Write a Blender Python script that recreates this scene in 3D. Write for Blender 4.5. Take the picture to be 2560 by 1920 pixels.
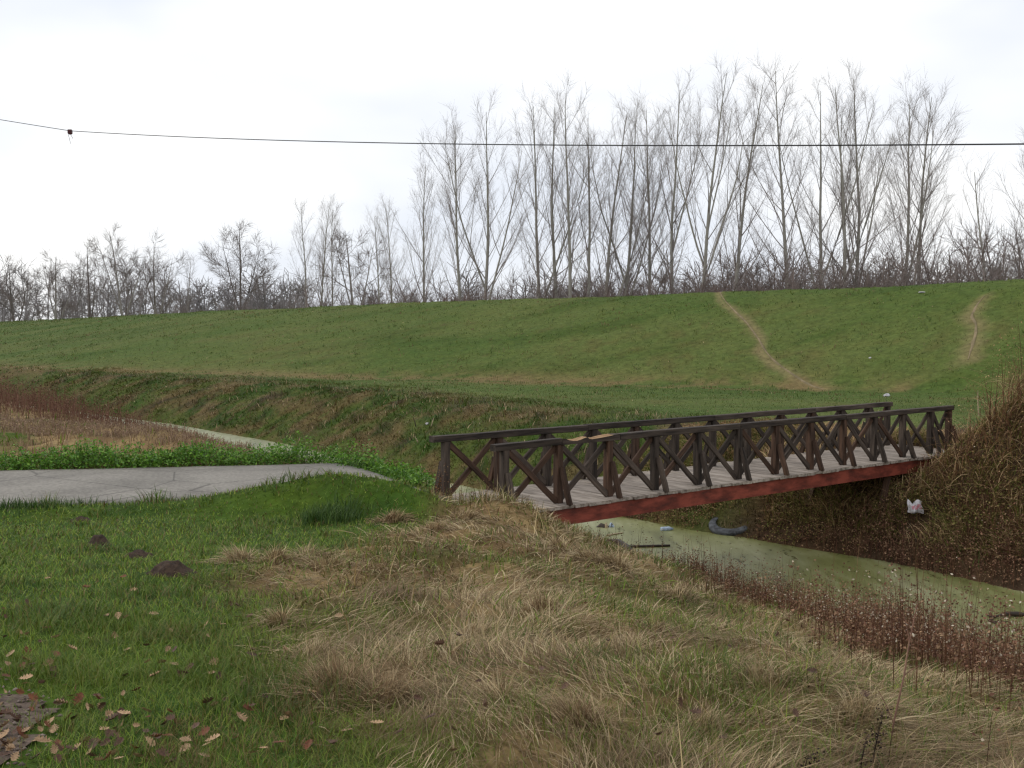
import bpy, math, random
import numpy as np
from mathutils import Matrix, Vector

for _o in list(bpy.data.objects):
    bpy.data.objects.remove(_o, do_unlink=True)
scene = bpy.context.scene
COL = scene.collection

# ------------------------------------------------------------------ camera, sky, sun, exposure
F_PX, PITCH, EYE = 2700.0, 0.0502, 2.69          # focal length in pixels of the 2560 px frame, metres above bridge deck
cam_data = bpy.data.cameras.new('camera')
cam_data.sensor_fit = 'HORIZONTAL'
cam_data.angle = 2 * math.atan(1280 / F_PX)
cam_data.clip_start, cam_data.clip_end = 0.1, 6000
cam = bpy.data.objects.new('camera', cam_data)
COL.objects.link(cam)
cam.location = (0, 0, EYE)
cam.rotation_euler = (math.pi / 2 - PITCH, 0, 0)
scene.camera = cam

SUN_EL, SUN_AZ = math.radians(32), math.radians(-75)     # azimuth from the view direction, to the left
world = bpy.data.worlds.new('World')
scene.world = world
world.use_nodes = True
wn, wl = world.node_tree.nodes, world.node_tree.links
wn.clear()
w_out = wn.new('ShaderNodeOutputWorld')
w_bg = wn.new('ShaderNodeBackground')
w_bg.inputs['Strength'].default_value = 0.1
w_sky = wn.new('ShaderNodeTexSky')
w_sky.sky_type = 'NISHITA'
w_sky.sun_disc = False
w_sky.sun_elevation = SUN_EL
w_sky.sun_rotation = SUN_AZ
w_tc = wn.new('ShaderNodeTexCoord')
w_map = wn.new('ShaderNodeMapping')
w_map.inputs['Scale'].default_value = (1.0, 1.0, 2.4)
w_noise = wn.new('ShaderNodeTexNoise')
w_noise.inputs['Scale'].default_value = 2.3
w_noise.inputs['Detail'].default_value = 4
w_noise.inputs['Roughness'].default_value = 0.45
w_ramp = wn.new('ShaderNodeValToRGB')
w_ramp.color_ramp.elements[0].position = 0.42
w_ramp.color_ramp.elements[0].color = (0.77, 0.805, 0.875, 1)
w_ramp.color_ramp.elements[1].position = 0.60
w_ramp.color_ramp.elements[1].color = (1, 1, 1, 1)
w_mul = wn.new('ShaderNodeVectorMath')
w_mul.operation = 'SCALE'
w_mul.inputs['Scale'].default_value = 10.6
w_mix = wn.new('ShaderNodeMix')
w_mix.data_type = 'RGBA'
w_mix.inputs['Factor'].default_value = 0.92
wl.new(w_tc.outputs['Generated'], w_map.inputs['Vector'])
wl.new(w_map.outputs['Vector'], w_noise.inputs['Vector'])
wl.new(w_noise.outputs['Fac'], w_ramp.inputs['Fac'])
wl.new(w_ramp.outputs['Color'], w_mul.inputs[0])
wl.new(w_sky.outputs['Color'], w_mix.inputs['A'])
wl.new(w_mul.outputs['Vector'], w_mix.inputs['B'])
wl.new(w_mix.outputs['Result'], w_bg.inputs['Color'])
wl.new(w_bg.outputs['Background'], w_out.inputs['Surface'])

sun_data = bpy.data.lights.new('sun', 'SUN')
sun_data.energy = 0.9
sun_data.angle = math.radians(25)
sun_data.color = (1.0, 0.95, 0.86)
sun = bpy.data.objects.new('sun', sun_data)
COL.objects.link(sun)
_sd = Vector((math.cos(SUN_EL) * math.sin(SUN_AZ), math.cos(SUN_EL) * math.cos(SUN_AZ), math.sin(SUN_EL)))
sun.rotation_euler = _sd.to_track_quat('Z', 'Y').to_euler()

scene.view_settings.view_transform = 'Standard'
scene.view_settings.look = 'None'
scene.view_settings.gamma = 1.0
scene.view_settings.use_curve_mapping = False
scene.view_settings.exposure = 0.15
scene.cycles.filter_width = 1.35

# ------------------------------------------------------------------ small helpers
RNG = np.random.default_rng(11)
random.seed(5)


def lin(r, g, b, k=1.0):
    def f(c):
        c /= 255.0
        return (c / 12.92 if c <= 0.04045 else ((c + 0.055) / 1.055) ** 2.4) * k
    return np.array([f(r), f(g), f(b)])


def at(px, py, z):
    """a pixel of the photograph, taken to lie at height z, as a place on the ground plan"""
    c, s = math.cos(PITCH), math.sin(PITCH)
    a, b = (px - 1280) / F_PX, (960 - py) / F_PX
    d = (a, c + b * s, -s + b * c)
    k = (z - EYE) / d[2]
    return np.array([d[0] * k, d[1] * k])


def up_at(px, py, dist):
    """x and z of the photograph's pixel at distance dist"""
    c, s = math.cos(PITCH), math.sin(PITCH)
    a, b = (px - 1280) / F_PX, (960 - py) / F_PX
    k = dist / (c + b * s)
    return a * k, EYE + (-s + b * c) * k


def _hash(ix, iy, seed):
    h = (ix.astype(np.int64) * 374761393 + iy.astype(np.int64) * 668265263 + seed * 1442695041) & 0xffffffff
    h = ((h ^ (h >> 13)) * 1274126177) & 0xffffffff
    return ((h ^ (h >> 16)) & 0xffff) / 65535.0


def vnoise(x, y, seed=0):
    x, y = np.asarray(x, float), np.asarray(y, float)
    ix, iy = np.floor(x), np.floor(y)
    fx, fy = x - ix, y - iy
    ux, uy = fx * fx * (3 - 2 * fx), fy * fy * (3 - 2 * fy)
    a, b = _hash(ix, iy, seed), _hash(ix + 1, iy, seed)
    c, d = _hash(ix, iy + 1, seed), _hash(ix + 1, iy + 1, seed)
    return (a + (b - a) * ux) * (1 - uy) + (c + (d - c) * ux) * uy


def fbm(x, y, scale, seed=0, octv=4):
    v, amp, tot, f = 0, 1.0, 0, 1.0 / scale
    for o in range(octv):
        v = v + amp * vnoise(x * f, y * f, seed + 17 * o)
        tot += amp
        amp *= 0.5
        f *= 2.03
    return v / tot - 0.5


def sstep(x, a, b):
    t = np.clip((x - a) / (b - a), 0, 1)
    return t * t * (3 - 2 * t)


def make_mesh(name, verts, faces=None, quads=None, tris=None, cols=None, smooth=False, mats=None):
    me = bpy.data.meshes.new(name)
    if faces is not None:
        me.from_pydata([tuple(v) for v in verts], [], faces)
    else:
        verts = np.ascontiguousarray(verts, np.float32)
        q = np.zeros((0, 4), np.int32) if quads is None else np.asarray(quads, np.int32)
        t = np.zeros((0, 3), np.int32) if tris is None else np.asarray(tris, np.int32)
        me.vertices.add(len(verts))
        me.vertices.foreach_set('co', verts.ravel())
        me.loops.add(len(q) * 4 + len(t) * 3)
        me.loops.foreach_set('vertex_index', np.concatenate([q.ravel(), t.ravel()]))
        me.polygons.add(len(q) + len(t))
        me.polygons.foreach_set('loop_start', np.concatenate([np.arange(len(q)) * 4, len(q) * 4 + np.arange(len(t)) * 3]).astype(np.int32))
        me.update(calc_edges=True)
        me.validate()
    if cols is not None:
        c = np.ones((len(me.vertices), 4), np.float32)
        c[:, :3] = cols
        a = me.color_attributes.new('Col', 'FLOAT_COLOR', 'POINT')
        a.data.foreach_set('color', c.ravel())
    if smooth:
        me.polygons.foreach_set('use_smooth', np.ones(len(me.polygons), bool))
    for m in (mats or []):
        me.materials.append(m)
    return me


def add(name, data, parent=None, loc=None, label=None, cat=None, group=None, kind=None):
    o = bpy.data.objects.new(name, data)
    COL.objects.link(o)
    if parent is not None:
        o.parent = parent
    if loc is not None:
        o.location = loc
    if label:
        o['label'] = label
    if cat:
        o['category'] = cat
    if group:
        o['group'] = group
    if kind:
        o['kind'] = kind
    return o


# ------------------------------------------------------------------ materials
def mat_new(name):
    m = bpy.data.materials.new(name)
    m.use_nodes = True
    n, l = m.node_tree.nodes, m.node_tree.links
    n.clear()
    out = n.new('ShaderNodeOutputMaterial')
    b = n.new('ShaderNodeBsdfPrincipled')
    l.new(b.outputs['BSDF'], out.inputs['Surface'])
    return m, n, l, b, out


def mat_leafy(name, rough=0.65, spec=0.25, trans=0.25):
    """colour from the piece's own colour attribute; light passes through a little"""
    m, n, l, b, out = mat_new(name)
    a = n.new('ShaderNodeAttribute')
    a.attribute_name = 'Col'
    b.inputs['Roughness'].default_value = rough
    b.inputs['Specular IOR Level'].default_value = spec
    l.new(a.outputs['Color'], b.inputs['Base Color'])
    if trans:
        t = n.new('ShaderNodeBsdfTranslucent')
        mx = n.new('ShaderNodeMixShader')
        mx.inputs['Fac'].default_value = trans
        l.new(a.outputs['Color'], t.inputs['Color'])
        l.new(b.outputs['BSDF'], mx.inputs[1])
        l.new(t.outputs['BSDF'], mx.inputs[2])
        l.new(mx.outputs['Shader'], out.inputs['Surface'])
    return m


def mat_noise(name, c0, c1, scale=8.0, rough=0.8, detail=6, stretch=(1, 1, 1), spec=0.3, bump=0.0, bump_scale=None,
              coord='Object', rand=0.0, p0=0.35, p1=0.65, c2=None, p2=None):
    m, n, l, b, out = mat_new(name)
    tc = n.new('ShaderNodeTexCoord')
    mp = n.new('ShaderNodeMapping')
    mp.inputs['Scale'].default_value = stretch
    ns = n.new('ShaderNodeTexNoise')
    ns.inputs['Scale'].default_value = scale
    ns.inputs['Detail'].default_value = detail
    ns.inputs['Roughness'].default_value = 0.6
    rp = n.new('ShaderNodeValToRGB')
    e = rp.color_ramp.elements
    e[0].position, e[1].position = p0, p1
    e[0].color = (*c0, 1)
    e[1].color = (*c1, 1)
    if c2 is not None:
        k = e.new(p2)
        k.color = (*c2, 1)
    l.new(tc.outputs[coord], mp.inputs['Vector'])
    vec = mp.outputs['Vector']
    col = rp.outputs['Color']
    if rand:
        oi = n.new('ShaderNodeObjectInfo')
        ad = n.new('ShaderNodeVectorMath')
        ad.operation = 'ADD'
        cx = n.new('ShaderNodeCombineXYZ')
        ml = n.new('ShaderNodeMath')
        ml.operation = 'MULTIPLY'
        ml.inputs[1].default_value = 57.0
        l.new(oi.outputs['Random'], ml.inputs[0])
        for k in 'XYZ':
            l.new(ml.outputs[0], cx.inputs[k])
        l.new(vec, ad.inputs[0])
        l.new(cx.outputs[0], ad.inputs[1])
        vec = ad.outputs[0]
        hs = n.new('ShaderNodeHueSaturation')
        mr = n.new('ShaderNodeMapRange')
        mr.inputs['To Min'].default_value = 1 - rand
        mr.inputs['To Max'].default_value = 1 + rand
        l.new(oi.outputs['Random'], mr.inputs['Value'])
        l.new(mr.outputs['Result'], hs.inputs['Value'])
        l.new(col, hs.inputs['Color'])
        col = hs.outputs['Color']
    l.new(vec, ns.inputs['Vector'])
    l.new(ns.outputs['Fac'], rp.inputs['Fac'])
    l.new(col, b.inputs['Base Color'])
    b.inputs['Roughness'].default_value = rough
    b.inputs['Specular IOR Level'].default_value = spec
    if bump:
        n2 = n.new('ShaderNodeTexNoise')
        n2.inputs['Scale'].default_value = bump_scale or scale * 3
        n2.inputs['Detail'].default_value = 5
        bp = n.new('ShaderNodeBump')
        bp.inputs['Strength'].default_value = 0.8
        bp.inputs['Distance'].default_value = bump
        l.new(vec, n2.inputs['Vector'])
        l.new(n2.outputs['Fac'], bp.inputs['Height'])
        l.new(bp.outputs['Normal'], b.inputs['Normal'])
    return m


M = {}
M['grass'] = mat_leafy('grass_blades', 0.6, 0.25, 0.22)
M['dry'] = mat_leafy('dry_grass_blades', 0.75, 0.15, 0.2)
M['weed'] = mat_leafy('withered_weeds', 0.8, 0.12, 0.12)
M['herb'] = mat_leafy('green_herb_leaves', 0.5, 0.35, 0.25)
M['twig'] = mat_leafy('bare_twigs', 0.85, 0.1, 0.0)


def mat_ground():
    m, n, l, b, out = mat_new('turf_and_soil')
    a = n.new('ShaderNodeAttribute')
    a.attribute_name = 'Col'
    tc = n.new('ShaderNodeTexCoord')
    n1 = n.new('ShaderNodeTexNoise')
    n1.inputs['Scale'].default_value = 3.1
    n1.inputs['Detail'].default_value = 8
    n1.inputs['Roughness'].default_value = 0.72
    mr = n.new('ShaderNodeMapRange')
    mr.inputs['From Min'].default_value, mr.inputs['From Max'].default_value = 0.3, 0.7
    mr.inputs['To Min'].default_value, mr.inputs['To Max'].default_value = 0.62, 1.38
    n2 = n.new('ShaderNodeTexNoise')
    n2.inputs['Scale'].default_value = 0.9
    n2.inputs['Detail'].default_value = 7
    n2.inputs['Roughness'].default_value = 0.7
    hs = n.new('ShaderNodeHueSaturation')
    mh = n.new('ShaderNodeMapRange')
    mh.inputs['From Min'].default_value, mh.inputs['From Max'].default_value = 0.3, 0.7
    mh.inputs['To Min'].default_value, mh.inputs['To Max'].default_value = 0.482, 0.512
    l.new(tc.outputs['Object'], n1.inputs['Vector'])
    l.new(tc.outputs['Object'], n2.inputs['Vector'])
    l.new(n1.outputs['Fac'], mr.inputs['Value'])
    l.new(n2.outputs['Fac'], mh.inputs['Value'])
    l.new(a.outputs['Color'], hs.inputs['Color'])
    l.new(mr.outputs['Result'], hs.inputs['Value'])
    l.new(mh.outputs['Result'], hs.inputs['Hue'])
    l.new(hs.outputs['Color'], b.inputs['Base Color'])
    b.inputs['Roughness'].default_value = 0.95
    b.inputs['Specular IOR Level'].default_value = 0.1
    n3 = n.new('ShaderNodeTexNoise')
    n3.inputs['Scale'].default_value = 6
    n3.inputs['Detail'].default_value = 6
    bp = n.new('ShaderNodeBump')
    bp.inputs['Strength'].default_value = 0.9
    bp.inputs['Distance'].default_value = 0.08
    l.new(tc.outputs['Object'], n3.inputs['Vector'])
    l.new(n3.outputs['Fac'], bp.inputs['Height'])
    l.new(bp.outputs['Normal'], b.inputs['Normal'])
    return m


M['ground'] = mat_ground()

# ------------------------------------------------------------------ the lie of the land
B0 = np.array([-0.12, 16.03])                     # foot of the first near railing post
U = np.array([math.cos(0.678), math.sin(0.678)])  # along the bridge
N = np.array([-U[1], U[0]])                       # across it, away from the camera


def st(x, y):
    rx, ry = x - B0[0], y - B0[1]
    return rx * U[0] + ry * U[1], rx * N[0] + ry * N[1]


def xy(s, t):
    s, t = np.asarray(s, float), np.asarray(t, float)
    return B0[0] + s * U[0] + t * N[0], B0[1] + s * U[1] + t * N[1]


WATER_Z = -1.8


def s_near(t):
    return np.interp(t, [-60, -6.4, -4.7, -2.6, 1.5, 8, 26, 40, 60, 80, 130], [2.4, 3.0, 3.6, 3.7, 4.2, 4.4, 4.6, 4.4, 2.2, -1, -12])


def s_far(t):
    return np.interp(t, [-60, -3.8, -.8, 1.95, 3.8, 5.3, 14, 26, 38, 60, 80, 130], [8.3, 8.4, 8.7, 8.5, 8.3, 8.3, 8.3, 9.7, 9.6, 7.2, 4.0, -7])


def s_top(t):
    return np.interp(t, [-12, -6, -3, -1, 2, 10, 40, 60, 80, 130], [-6, -4.5, -2.5, -.7, .1, .2, 0, -2.5, -6, -17])


def s_bench(t):
    return s_far(t) + np.interp(t, [-10, 0, 15, 40, 80], [3.0, 3.1, 4.0, 4.2, 3.2])


CREST = np.array([(150, -50, 5.4), (80, 8, 5.4), (45, 38, 5.4), (25.5, 54, 5.35), (20.5, 60.5, 5.3), (12.2, 67, 5.18), (0, 78.6, 5.05),
                  (-8.9, 86.5, 5.0), (-31, 107.5, 4.65), (-81, 171, 4.1), (-140, 240, 4.0), (-700, 800, 4.0)], float)
TOE = np.array([(130, -75, 0), (62, -8, 0), (30, 33, 0), (17.1, 45.2, 0), (12.9, 48.2, 0), (0, 55.6, 0), (-13, 62, 0), (-28.9, 72.2, 0),
                (-38, 79, 0), (-80, 125, 0), (-140, 195, 0), (-680, 700, 0)], float)


def poly_dist(x, y, P):
    """distance, side (positive on the right going along P ... here: away from the camera) and interpolated z"""
    best = np.full(x.shape, 1e18)
    side = np.zeros(x.shape)
    zz = np.zeros(x.shape)
    for a, b in zip(P[:-1], P[1:]):
        ex, ey = b[0] - a[0], b[1] - a[1]
        L2 = ex * ex + ey * ey
        k = np.clip(((x - a[0]) * ex + (y - a[1]) * ey) / L2, 0, 1)
        dx, dy = x - (a[0] + k * ex), y - (a[1] + k * ey)
        d = dx * dx + dy * dy
        m = d < best
        cr = ey * (x - a[0]) - ex * (y - a[1])
        best = np.where(m, d, best)
        side = np.where(m, np.sign(cr), side)
        zz = np.where(m, a[2] + k * (b[2] - a[2]), zz)
    return np.sqrt(best), side, zz


PATH_FAR = [(-70, 15.0), (-30, 18.4), (-9.75, 20.45), (-6.86, 20.93), (-5.0, 21.2), (-3.5, 21.3), (-2.9, 20.6), (-2.2, 19.3), (-1.63, 18.2)]
_c1 = B0 - 0.13 * U + 1.79 * N
_c0 = B0 - 0.13 * U - 0.28 * N
PATH_NEAR = [(-70, 9.0), (-30, 13.2), (-8.0, 16.0), (-5.0, 16.8), (-2.6, 16.7), (-1.2, 16.0)]
PATH_POLY = np.array(PATH_FAR + [tuple(_c1), tuple(_c0)] + PATH_NEAR[::-1])


def in_poly(x, y, P):
    r = np.zeros(x.shape, bool)
    j = len(P) - 1
    for i in range(len(P)):
        xi, yi, xj, yj = P[i, 0], P[i, 1], P[j, 0], P[j, 1]
        if yi != yj:
            r ^= ((yi > y) != (yj > y)) & (x < (xj - xi) * (y - yi) / (yj - yi) + xi)
        j = i
    return r


def path_gap(x, y):
    """distance outside the paved path, negative inside"""
    P = np.vstack([PATH_POLY, PATH_POLY[:1]])
    d, _, _ = poly_dist(x, y, np.c_[P, np.zeros(len(P))])
    return np.where(in_poly(x, y, PATH_POLY), -d, d)


def thicket_h(s, t):
    m = sstep(s, 9.6, 12.8) * sstep(-t, 0.2, 1.9) * (1 - sstep(s, 17, 22)) * (1 - sstep(-t, 14, 22))
    return m


GRAVEL = np.array([(-4.0, 7.4), (-3.15, 6.25), (-2.3, 5.25), (-1.82, 4.2), (-1.3, 3.0), (-0.9, 1.0), (-6, 0.5), (-8, 4), (-6.5, 8.5)])


def height(x, y, detail=True):
    x, y = np.asarray(x, float), np.asarray(y, float)
    s, t = st(x, y)
    zn = np.interp(y, [-30, 0, 3, 8, 12, 15, 17, 21, 40, 120], [1.3, 1.08, 0.97, 0.58, 0.25, 0.03, 0.0, 0.0, -0.05, -0.2])
    sa, sn, sf, sb = s_top(t), s_near(t), s_far(t), s_bench(t)
    k = np.clip((s - sa) / (sn - sa), 0, 1)
    z = zn + (WATER_Z - zn) * k ** 1.25
    z = np.where(s > sn, WATER_Z - 0.7 * sstep(s, sn, sn + 1.0), z)
    kf = np.clip((s - sf) / (sb - sf), 0, 1)
    zf = WATER_Z + (0.0 - WATER_Z) * (1 - (1 - kf) ** 1.35)
    z = np.where(s > sf, zf, z)
    z = np.where((s > sf - 1.0) & (s <= sf), WATER_Z - 0.7 * sstep(sf - s, 0, 1.0), z)
    z = z + 1.25 * thicket_h(s, t)
    # the levee
    dt, side_t, _ = poly_dist(x, y, TOE)
    dc, side_c, zc = poly_dist(x, y, CREST)
    fr = dt / (dt + dc + 1e-9)
    prof = np.where(fr < 0.12, fr * fr / 0.24, fr - 0.06) / 0.94
    prof = prof - 0.035 * sstep(fr, 0.86, 1.0)
    zl = zc * np.clip(prof, 0, 1)
    back = np.maximum(zc * 0.965 - np.maximum(dc - 4.0, 0) / 2.6, -0.5)
    zl = np.where(side_c > 0, back, zl)
    z = np.where(side_t > 0, np.maximum(z, 0) * 0 + zl, z)
    if detail:
        dry = dry_amount(x, y, s, t)
        rough_bank = sstep(s, sf - 0.2, sf + 0.8) * (1 - sstep(s, sb + 1, sb + 5)) * (side_t < 0)
        amp = 0.06 + 0.24 * dry * (s < sn) + 0.17 * rough_bank
        amp = amp * np.where(side_t > 0, 0.9, 1) * np.where((s > sn) & (s < sf), 0.2, 1)
        z = z + amp * fbm(x, y, 1.3, 3, 4) * 1.6 + 0.10 * fbm(x, y, 7.0, 8, 3) * np.where(side_t > 0, 2.2, 1)
    if detail:
        z = z + 0.16 * dry * (s < sn - 0.3) * fbm(x, y, 0.62, 5, 2)
    pg = path_gap(x, y)
    kp = 1 - sstep(pg, 0.05, 0.7)
    near_path = np.where(kp > 0, kp, 0)
    z = z * (1 - near_path) + near_path * (-0.07)
    # a low turf lip in front of the path
    lip = np.exp(-((pg - 0.75) / 0.5) ** 2) * (y < 18.2) * (x > -12) * (1 - sstep(s, -0.6, 0.4))
    z = z + np.interp(x, [-9, -5, -3.8, -2.6, -1.6, -0.8], [0.05, 0.12, 0.31, 0.54, 0.48, 0.2]) * lip
    # under the near bridge seat
    seat = (1 - sstep(np.abs(t - 0.6), 1.35, 2.0)) * sstep(s, -0.5, 0.25) * (1 - sstep(s, 0.9, 1.6))
    z = np.where(seat > 0, np.minimum(z, z * (1 - seat) + seat * (-0.27)), z)
    far_seat = (1 - sstep(np.abs(t - 0.75), 0.95, 1.3)) * sstep(s, 10.6, 11.4) * (1 - sstep(s, 12.6, 13.2))
    z = np.where(far_seat > 0, np.minimum(z, z * (1 - far_seat) + far_seat * (-0.36)), z)
    return z


def dry_amount(x, y, s, t):
    """0 on the mown green verge, 1 in the unmown dry grass of the near bank"""
    sb = np.interp(t, [-14, -8.6, -5.5, -3.1, -1.7, 0.2, 2, 6, 8], [-9.0, -7.6, -6.5, -5.7, -3.4, -1.1, -0.6, -0.2, -3])
    e = s - sb + 1.1 * fbm(x, y, 1.3, 21, 3)
    d = sstep(e, -0.35, 0.55)
    beyond = sstep(t, 7.5, 9.0)
    return d * (1 - beyond) + beyond * sstep(s - np.interp(t, [9, 16, 24, 40], [-6, -3.6, -3.0, -6]) + 2.0 * fbm(x, y, 3, 5), -0.8, 1.2)


# ground colours (real surface colours of turf, litter and soil)
C_LAWN, C_LAWN2 = lin(74, 98, 34), lin(58, 84, 30)
C_DRY, C_DRY2 = lin(160, 138, 102), lin(116, 96, 70)
C_SOIL = lin(74, 60, 48)
C_LEVEE, C_LEVEE2 = lin(84, 104, 52), lin(98, 111, 62)
C_BROWN = lin(112, 96, 68)


def mix(a, b, k):
    return a + (b - a) * np.asarray(k)[..., None]


TRAILS = [
    [(1770, 731, 12), (1800, 752, 16), (1850, 790, 20), (1890, 822, 22), (1905, 850, 22), (1900, 880, 22), (1935, 915, 24), (1985, 945, 28), (2020, 960, 28), (2060, 975, 26)],
    [(2462, 742, 22), (2440, 765, 26), (2428, 790, 34), (2440, 812, 36), (2440, 835, 36), (2430, 865, 40), (2420, 900, 46)],
]


def on_bank(px, py):
    """where the sight line of a pixel meets the far bank just beyond the water"""
    c, s = math.cos(PITCH), math.sin(PITCH)
    a, b = (px - 1280) / F_PX, (960 - py) / F_PX
    dx, dy, dz = a, c + b * s, -s + b * c
    Y = np.linspace(14, 40, 1600)
    k = Y / dy
    S_, T_ = st(k * dx, Y)
    below = np.where((EYE + k * dz < height(k * dx, Y, False)) & (S_ > s_far(T_) - 0.5))[0]
    i = below[0]
    return k[i] * dx, Y[i]


def on_slope(px, py):
    """where the sight line of a pixel meets the land beyond the canal"""
    c, s = math.cos(PITCH), math.sin(PITCH)
    a, b = (px - 1280) / F_PX, (960 - py) / F_PX
    dx, dy, dz = a, c + b * s, -s + b * c
    Y = np.linspace(30, 130, 1500)
    k = Y / dy
    h = height(k * dx, Y, False)
    below = np.where(EYE + k * dz < h)[0]
    i = below[0] if len(below) else len(Y) - 1
    return k[i] * dx, Y[i]


TRAIL_XY = []
for tr in TRAILS:
    pts = []
    for px, py, w in tr:
        X, Y = on_slope(px, py)
        pts.append((X, Y, w))
    TRAIL_XY.append(np.array(pts, float))


def trail_gap(x, y):
    g = np.full(np.shape(x), 99.0)
    for P in TRAIL_XY:
        d, _, w = poly_dist(x, y, P)
        g = np.minimum(g, d - w * 0.5 * y / F_PX)
    return g


def land_colour(x, y):
    s, t = st(x, y)
    dt, side_t, _ = poly_dist(x, y, TOE)
    dry = dry_amount(x, y, s, t)
    n1 = fbm(x, y, 0.9, 31, 4)
    n2 = fbm(x, y, 1.6, 41, 4)
    c = mix(C_LAWN, C_LAWN2, sstep(n1, -.2, .2))
    c = mix(c, mix(C_DRY2, C_DRY, sstep(n1, -.2, .25)), dry * sstep(n2 + 0.5 * n1, -0.42, 0.0))
    sf, sb = s_far(t), s_bench(t)
    farside = sstep(s, sf - 1.5, sf - 0.5)
    rough = mix(mix(lin(84, 96, 46), C_LAWN2, sstep(n1, -.2, .2)), mix(C_BROWN, C_SOIL, sstep(n1, -.05, .3)), 0.85 * sstep(n2 + 0.7 * fbm(x, y, 0.45, 43, 3), -0.12, 0.2))
    under = sstep(-t, -4.5, -2.0) * (1 - sstep(s, sb + 6, sb + 9))
    rough = mix(rough, mix(C_SOIL, lin(88, 68, 52), sstep(n1, -.2, .2)), under)
    c = mix(c, rough, farside)
    # bench and levee
    n3 = fbm(x * 0.6 + y * 0.2, y, 5.0, 51, 5)
    strip = np.exp(-((dt - 0.5) / 1.6) ** 2) * sstep(n1 + n3, -0.25, 0.1)
    lev = mix(C_LEVEE, C_LEVEE2, sstep(n3, -.22, .22))
    lev = mix(lev, lin(98, 96, 58), 0.6 * sstep(n1 + 0.8 * n3, 0.14, 0.42))
    lev = mix(lev, C_LAWN2, 0.5 * sstep(fbm(x * 0.35 + y * 0.1, y, 2.2, 55, 4), 0.0, 0.25))
    onbench = sstep(s, sb + 0.5, sb + 4)
    c = mix(c, lev, np.maximum(onbench * (1 - under), side_t > 0))
    tg = trail_gap(x, y)
    c = mix(c, lin(150, 134, 104) * np.ones(3), 0.62 * sstep(-tg + 0.25 * n1, -0.28, 0.2) * (side_t > 0))
    c = mix(c, mix(C_BROWN, C_DRY, 0.4 + 0 * x), np.clip(strip, 0, 1) * farside * 0.8)
    return c * np.array([0.78, 0.76, 0.66]), s, t, side_t


def axis(parts):
    v = [parts[0][0]]
    for a, b, step in parts:
        n = max(1, int(round((b - a) / step)))
        v += list(np.linspace(a, b, n + 1)[1:])
    return np.array(v)


gx = axis([(-2500, -600, 475), (-600, -150, 60), (-150, -60, 7), (-60, -16, 0.9), (-16, 14, 0.2), (14, 40, 0.7), (40, 100, 6), (100, 600, 60), (600, 2500, 475)])
gy = axis([(-300, -20, 40), (-20, 1, 2.0), (1, 31, 0.2), (31, 64, 0.45), (64, 120, 0.8), (120, 260, 7), (260, 900, 70), (900, 4500, 600)])
GX, GY = np.meshgrid(gx, gy)
GZ = height(GX.ravel(), GY.ravel())
gcol, gs, gt, gside = land_colour(GX.ravel(), GY.ravel())
gverts = np.c_[GX.ravel(), GY.ravel(), GZ]
nx, ny = len(gx), len(gy)
ii = (np.arange(ny - 1)[:, None] * nx + np.arange(nx - 1)[None, :]).ravel()
gq = np.c_[ii, ii + 1, ii + nx + 1, ii + nx]
fc_s, fc_t = gs[gq].mean(1), gt[gq].mean(1)
fc_side = gside[gq].mean(1)
region = np.where(fc_side > 0, 2, np.where(fc_s > (s_near(fc_t) + s_far(fc_t)) / 2, 1, 0))


def sub_mesh(name, sel):
    q = gq[sel]
    used, inv = np.unique(q, return_inverse=True)
    return make_mesh(name, gverts[used], quads=inv.reshape(q.shape), cols=gcol[used], smooth=True, mats=[M['ground']])


add('ground', sub_mesh('ground', region == 0), kind='structure', label='grassy near bank with green verge and matted dry grass')
add('canal_bank', sub_mesh('canal_bank', region == 1), kind='structure', label='rough far canal bank with brown and green patches')
add('levee', sub_mesh('levee', region == 2), kind='structure', label='long green grassed flood levee beyond the canal')

# trodden footpaths on the levee
M['trail'] = mat_noise('trodden_earth', tuple(lin(104, 94, 68)), tuple(lin(136, 120, 92)), 1.4, 0.95, 8, bump=0.04)
for P, lab in zip(TRAIL_XY, ('bare earth footpath winding down the green levee slope', 'faint worn footpath above the bramble thicket')):
    seg = np.r_[0, np.cumsum(np.hypot(*np.diff(P[:, :2], axis=0).T))]
    L = np.linspace(0, seg[-1], 90)
    cx, cy = np.interp(L, seg, P[:, 0]), np.interp(L, seg, P[:, 1])
    for _ in range(12):
        cx[1:-1] = (cx[:-2] + 2 * cx[1:-1] + cx[2:]) / 4
        cy[1:-1] = (cy[:-2] + 2 * cy[1:-1] + cy[2:]) / 4
    tx, ty = np.gradient(cx), np.gradient(cy)
    tl = np.hypot(tx, ty)
    hw = np.interp(L, seg, P[:, 2]) * (0.30 if P[0, 0] < 18 else 0.12) * cy / F_PX * np.clip(np.minimum(L / 1.0, (seg[-1] - L) / 1.5), 0.3, 1)
    rows = []
    for j, e in enumerate(np.linspace(-1, 1, 6)):
        wv = hw * (1 + 1.6 * fbm(L, L * 0 + j * 9.1 * (abs(e) == 1), 0.8, 77, 4)) * e
        x, y = cx - ty / tl * wv, cy + tx / tl * wv
        rows.append(np.c_[x, y, height(x, y) + 0.03 - 0.05 * (abs(e) > 0.9)])
    v = np.vstack(rows)
    q = [(j * 90 + i, j * 90 + i + 1, (j + 1) * 90 + i + 1, (j + 1) * 90 + i) for j in range(5) for i in range(89)]
    add('dirt_footpath', make_mesh('dirt_footpath', v, quads=q, smooth=True, mats=[M['trail']]), kind='structure', label=lab)

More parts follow.
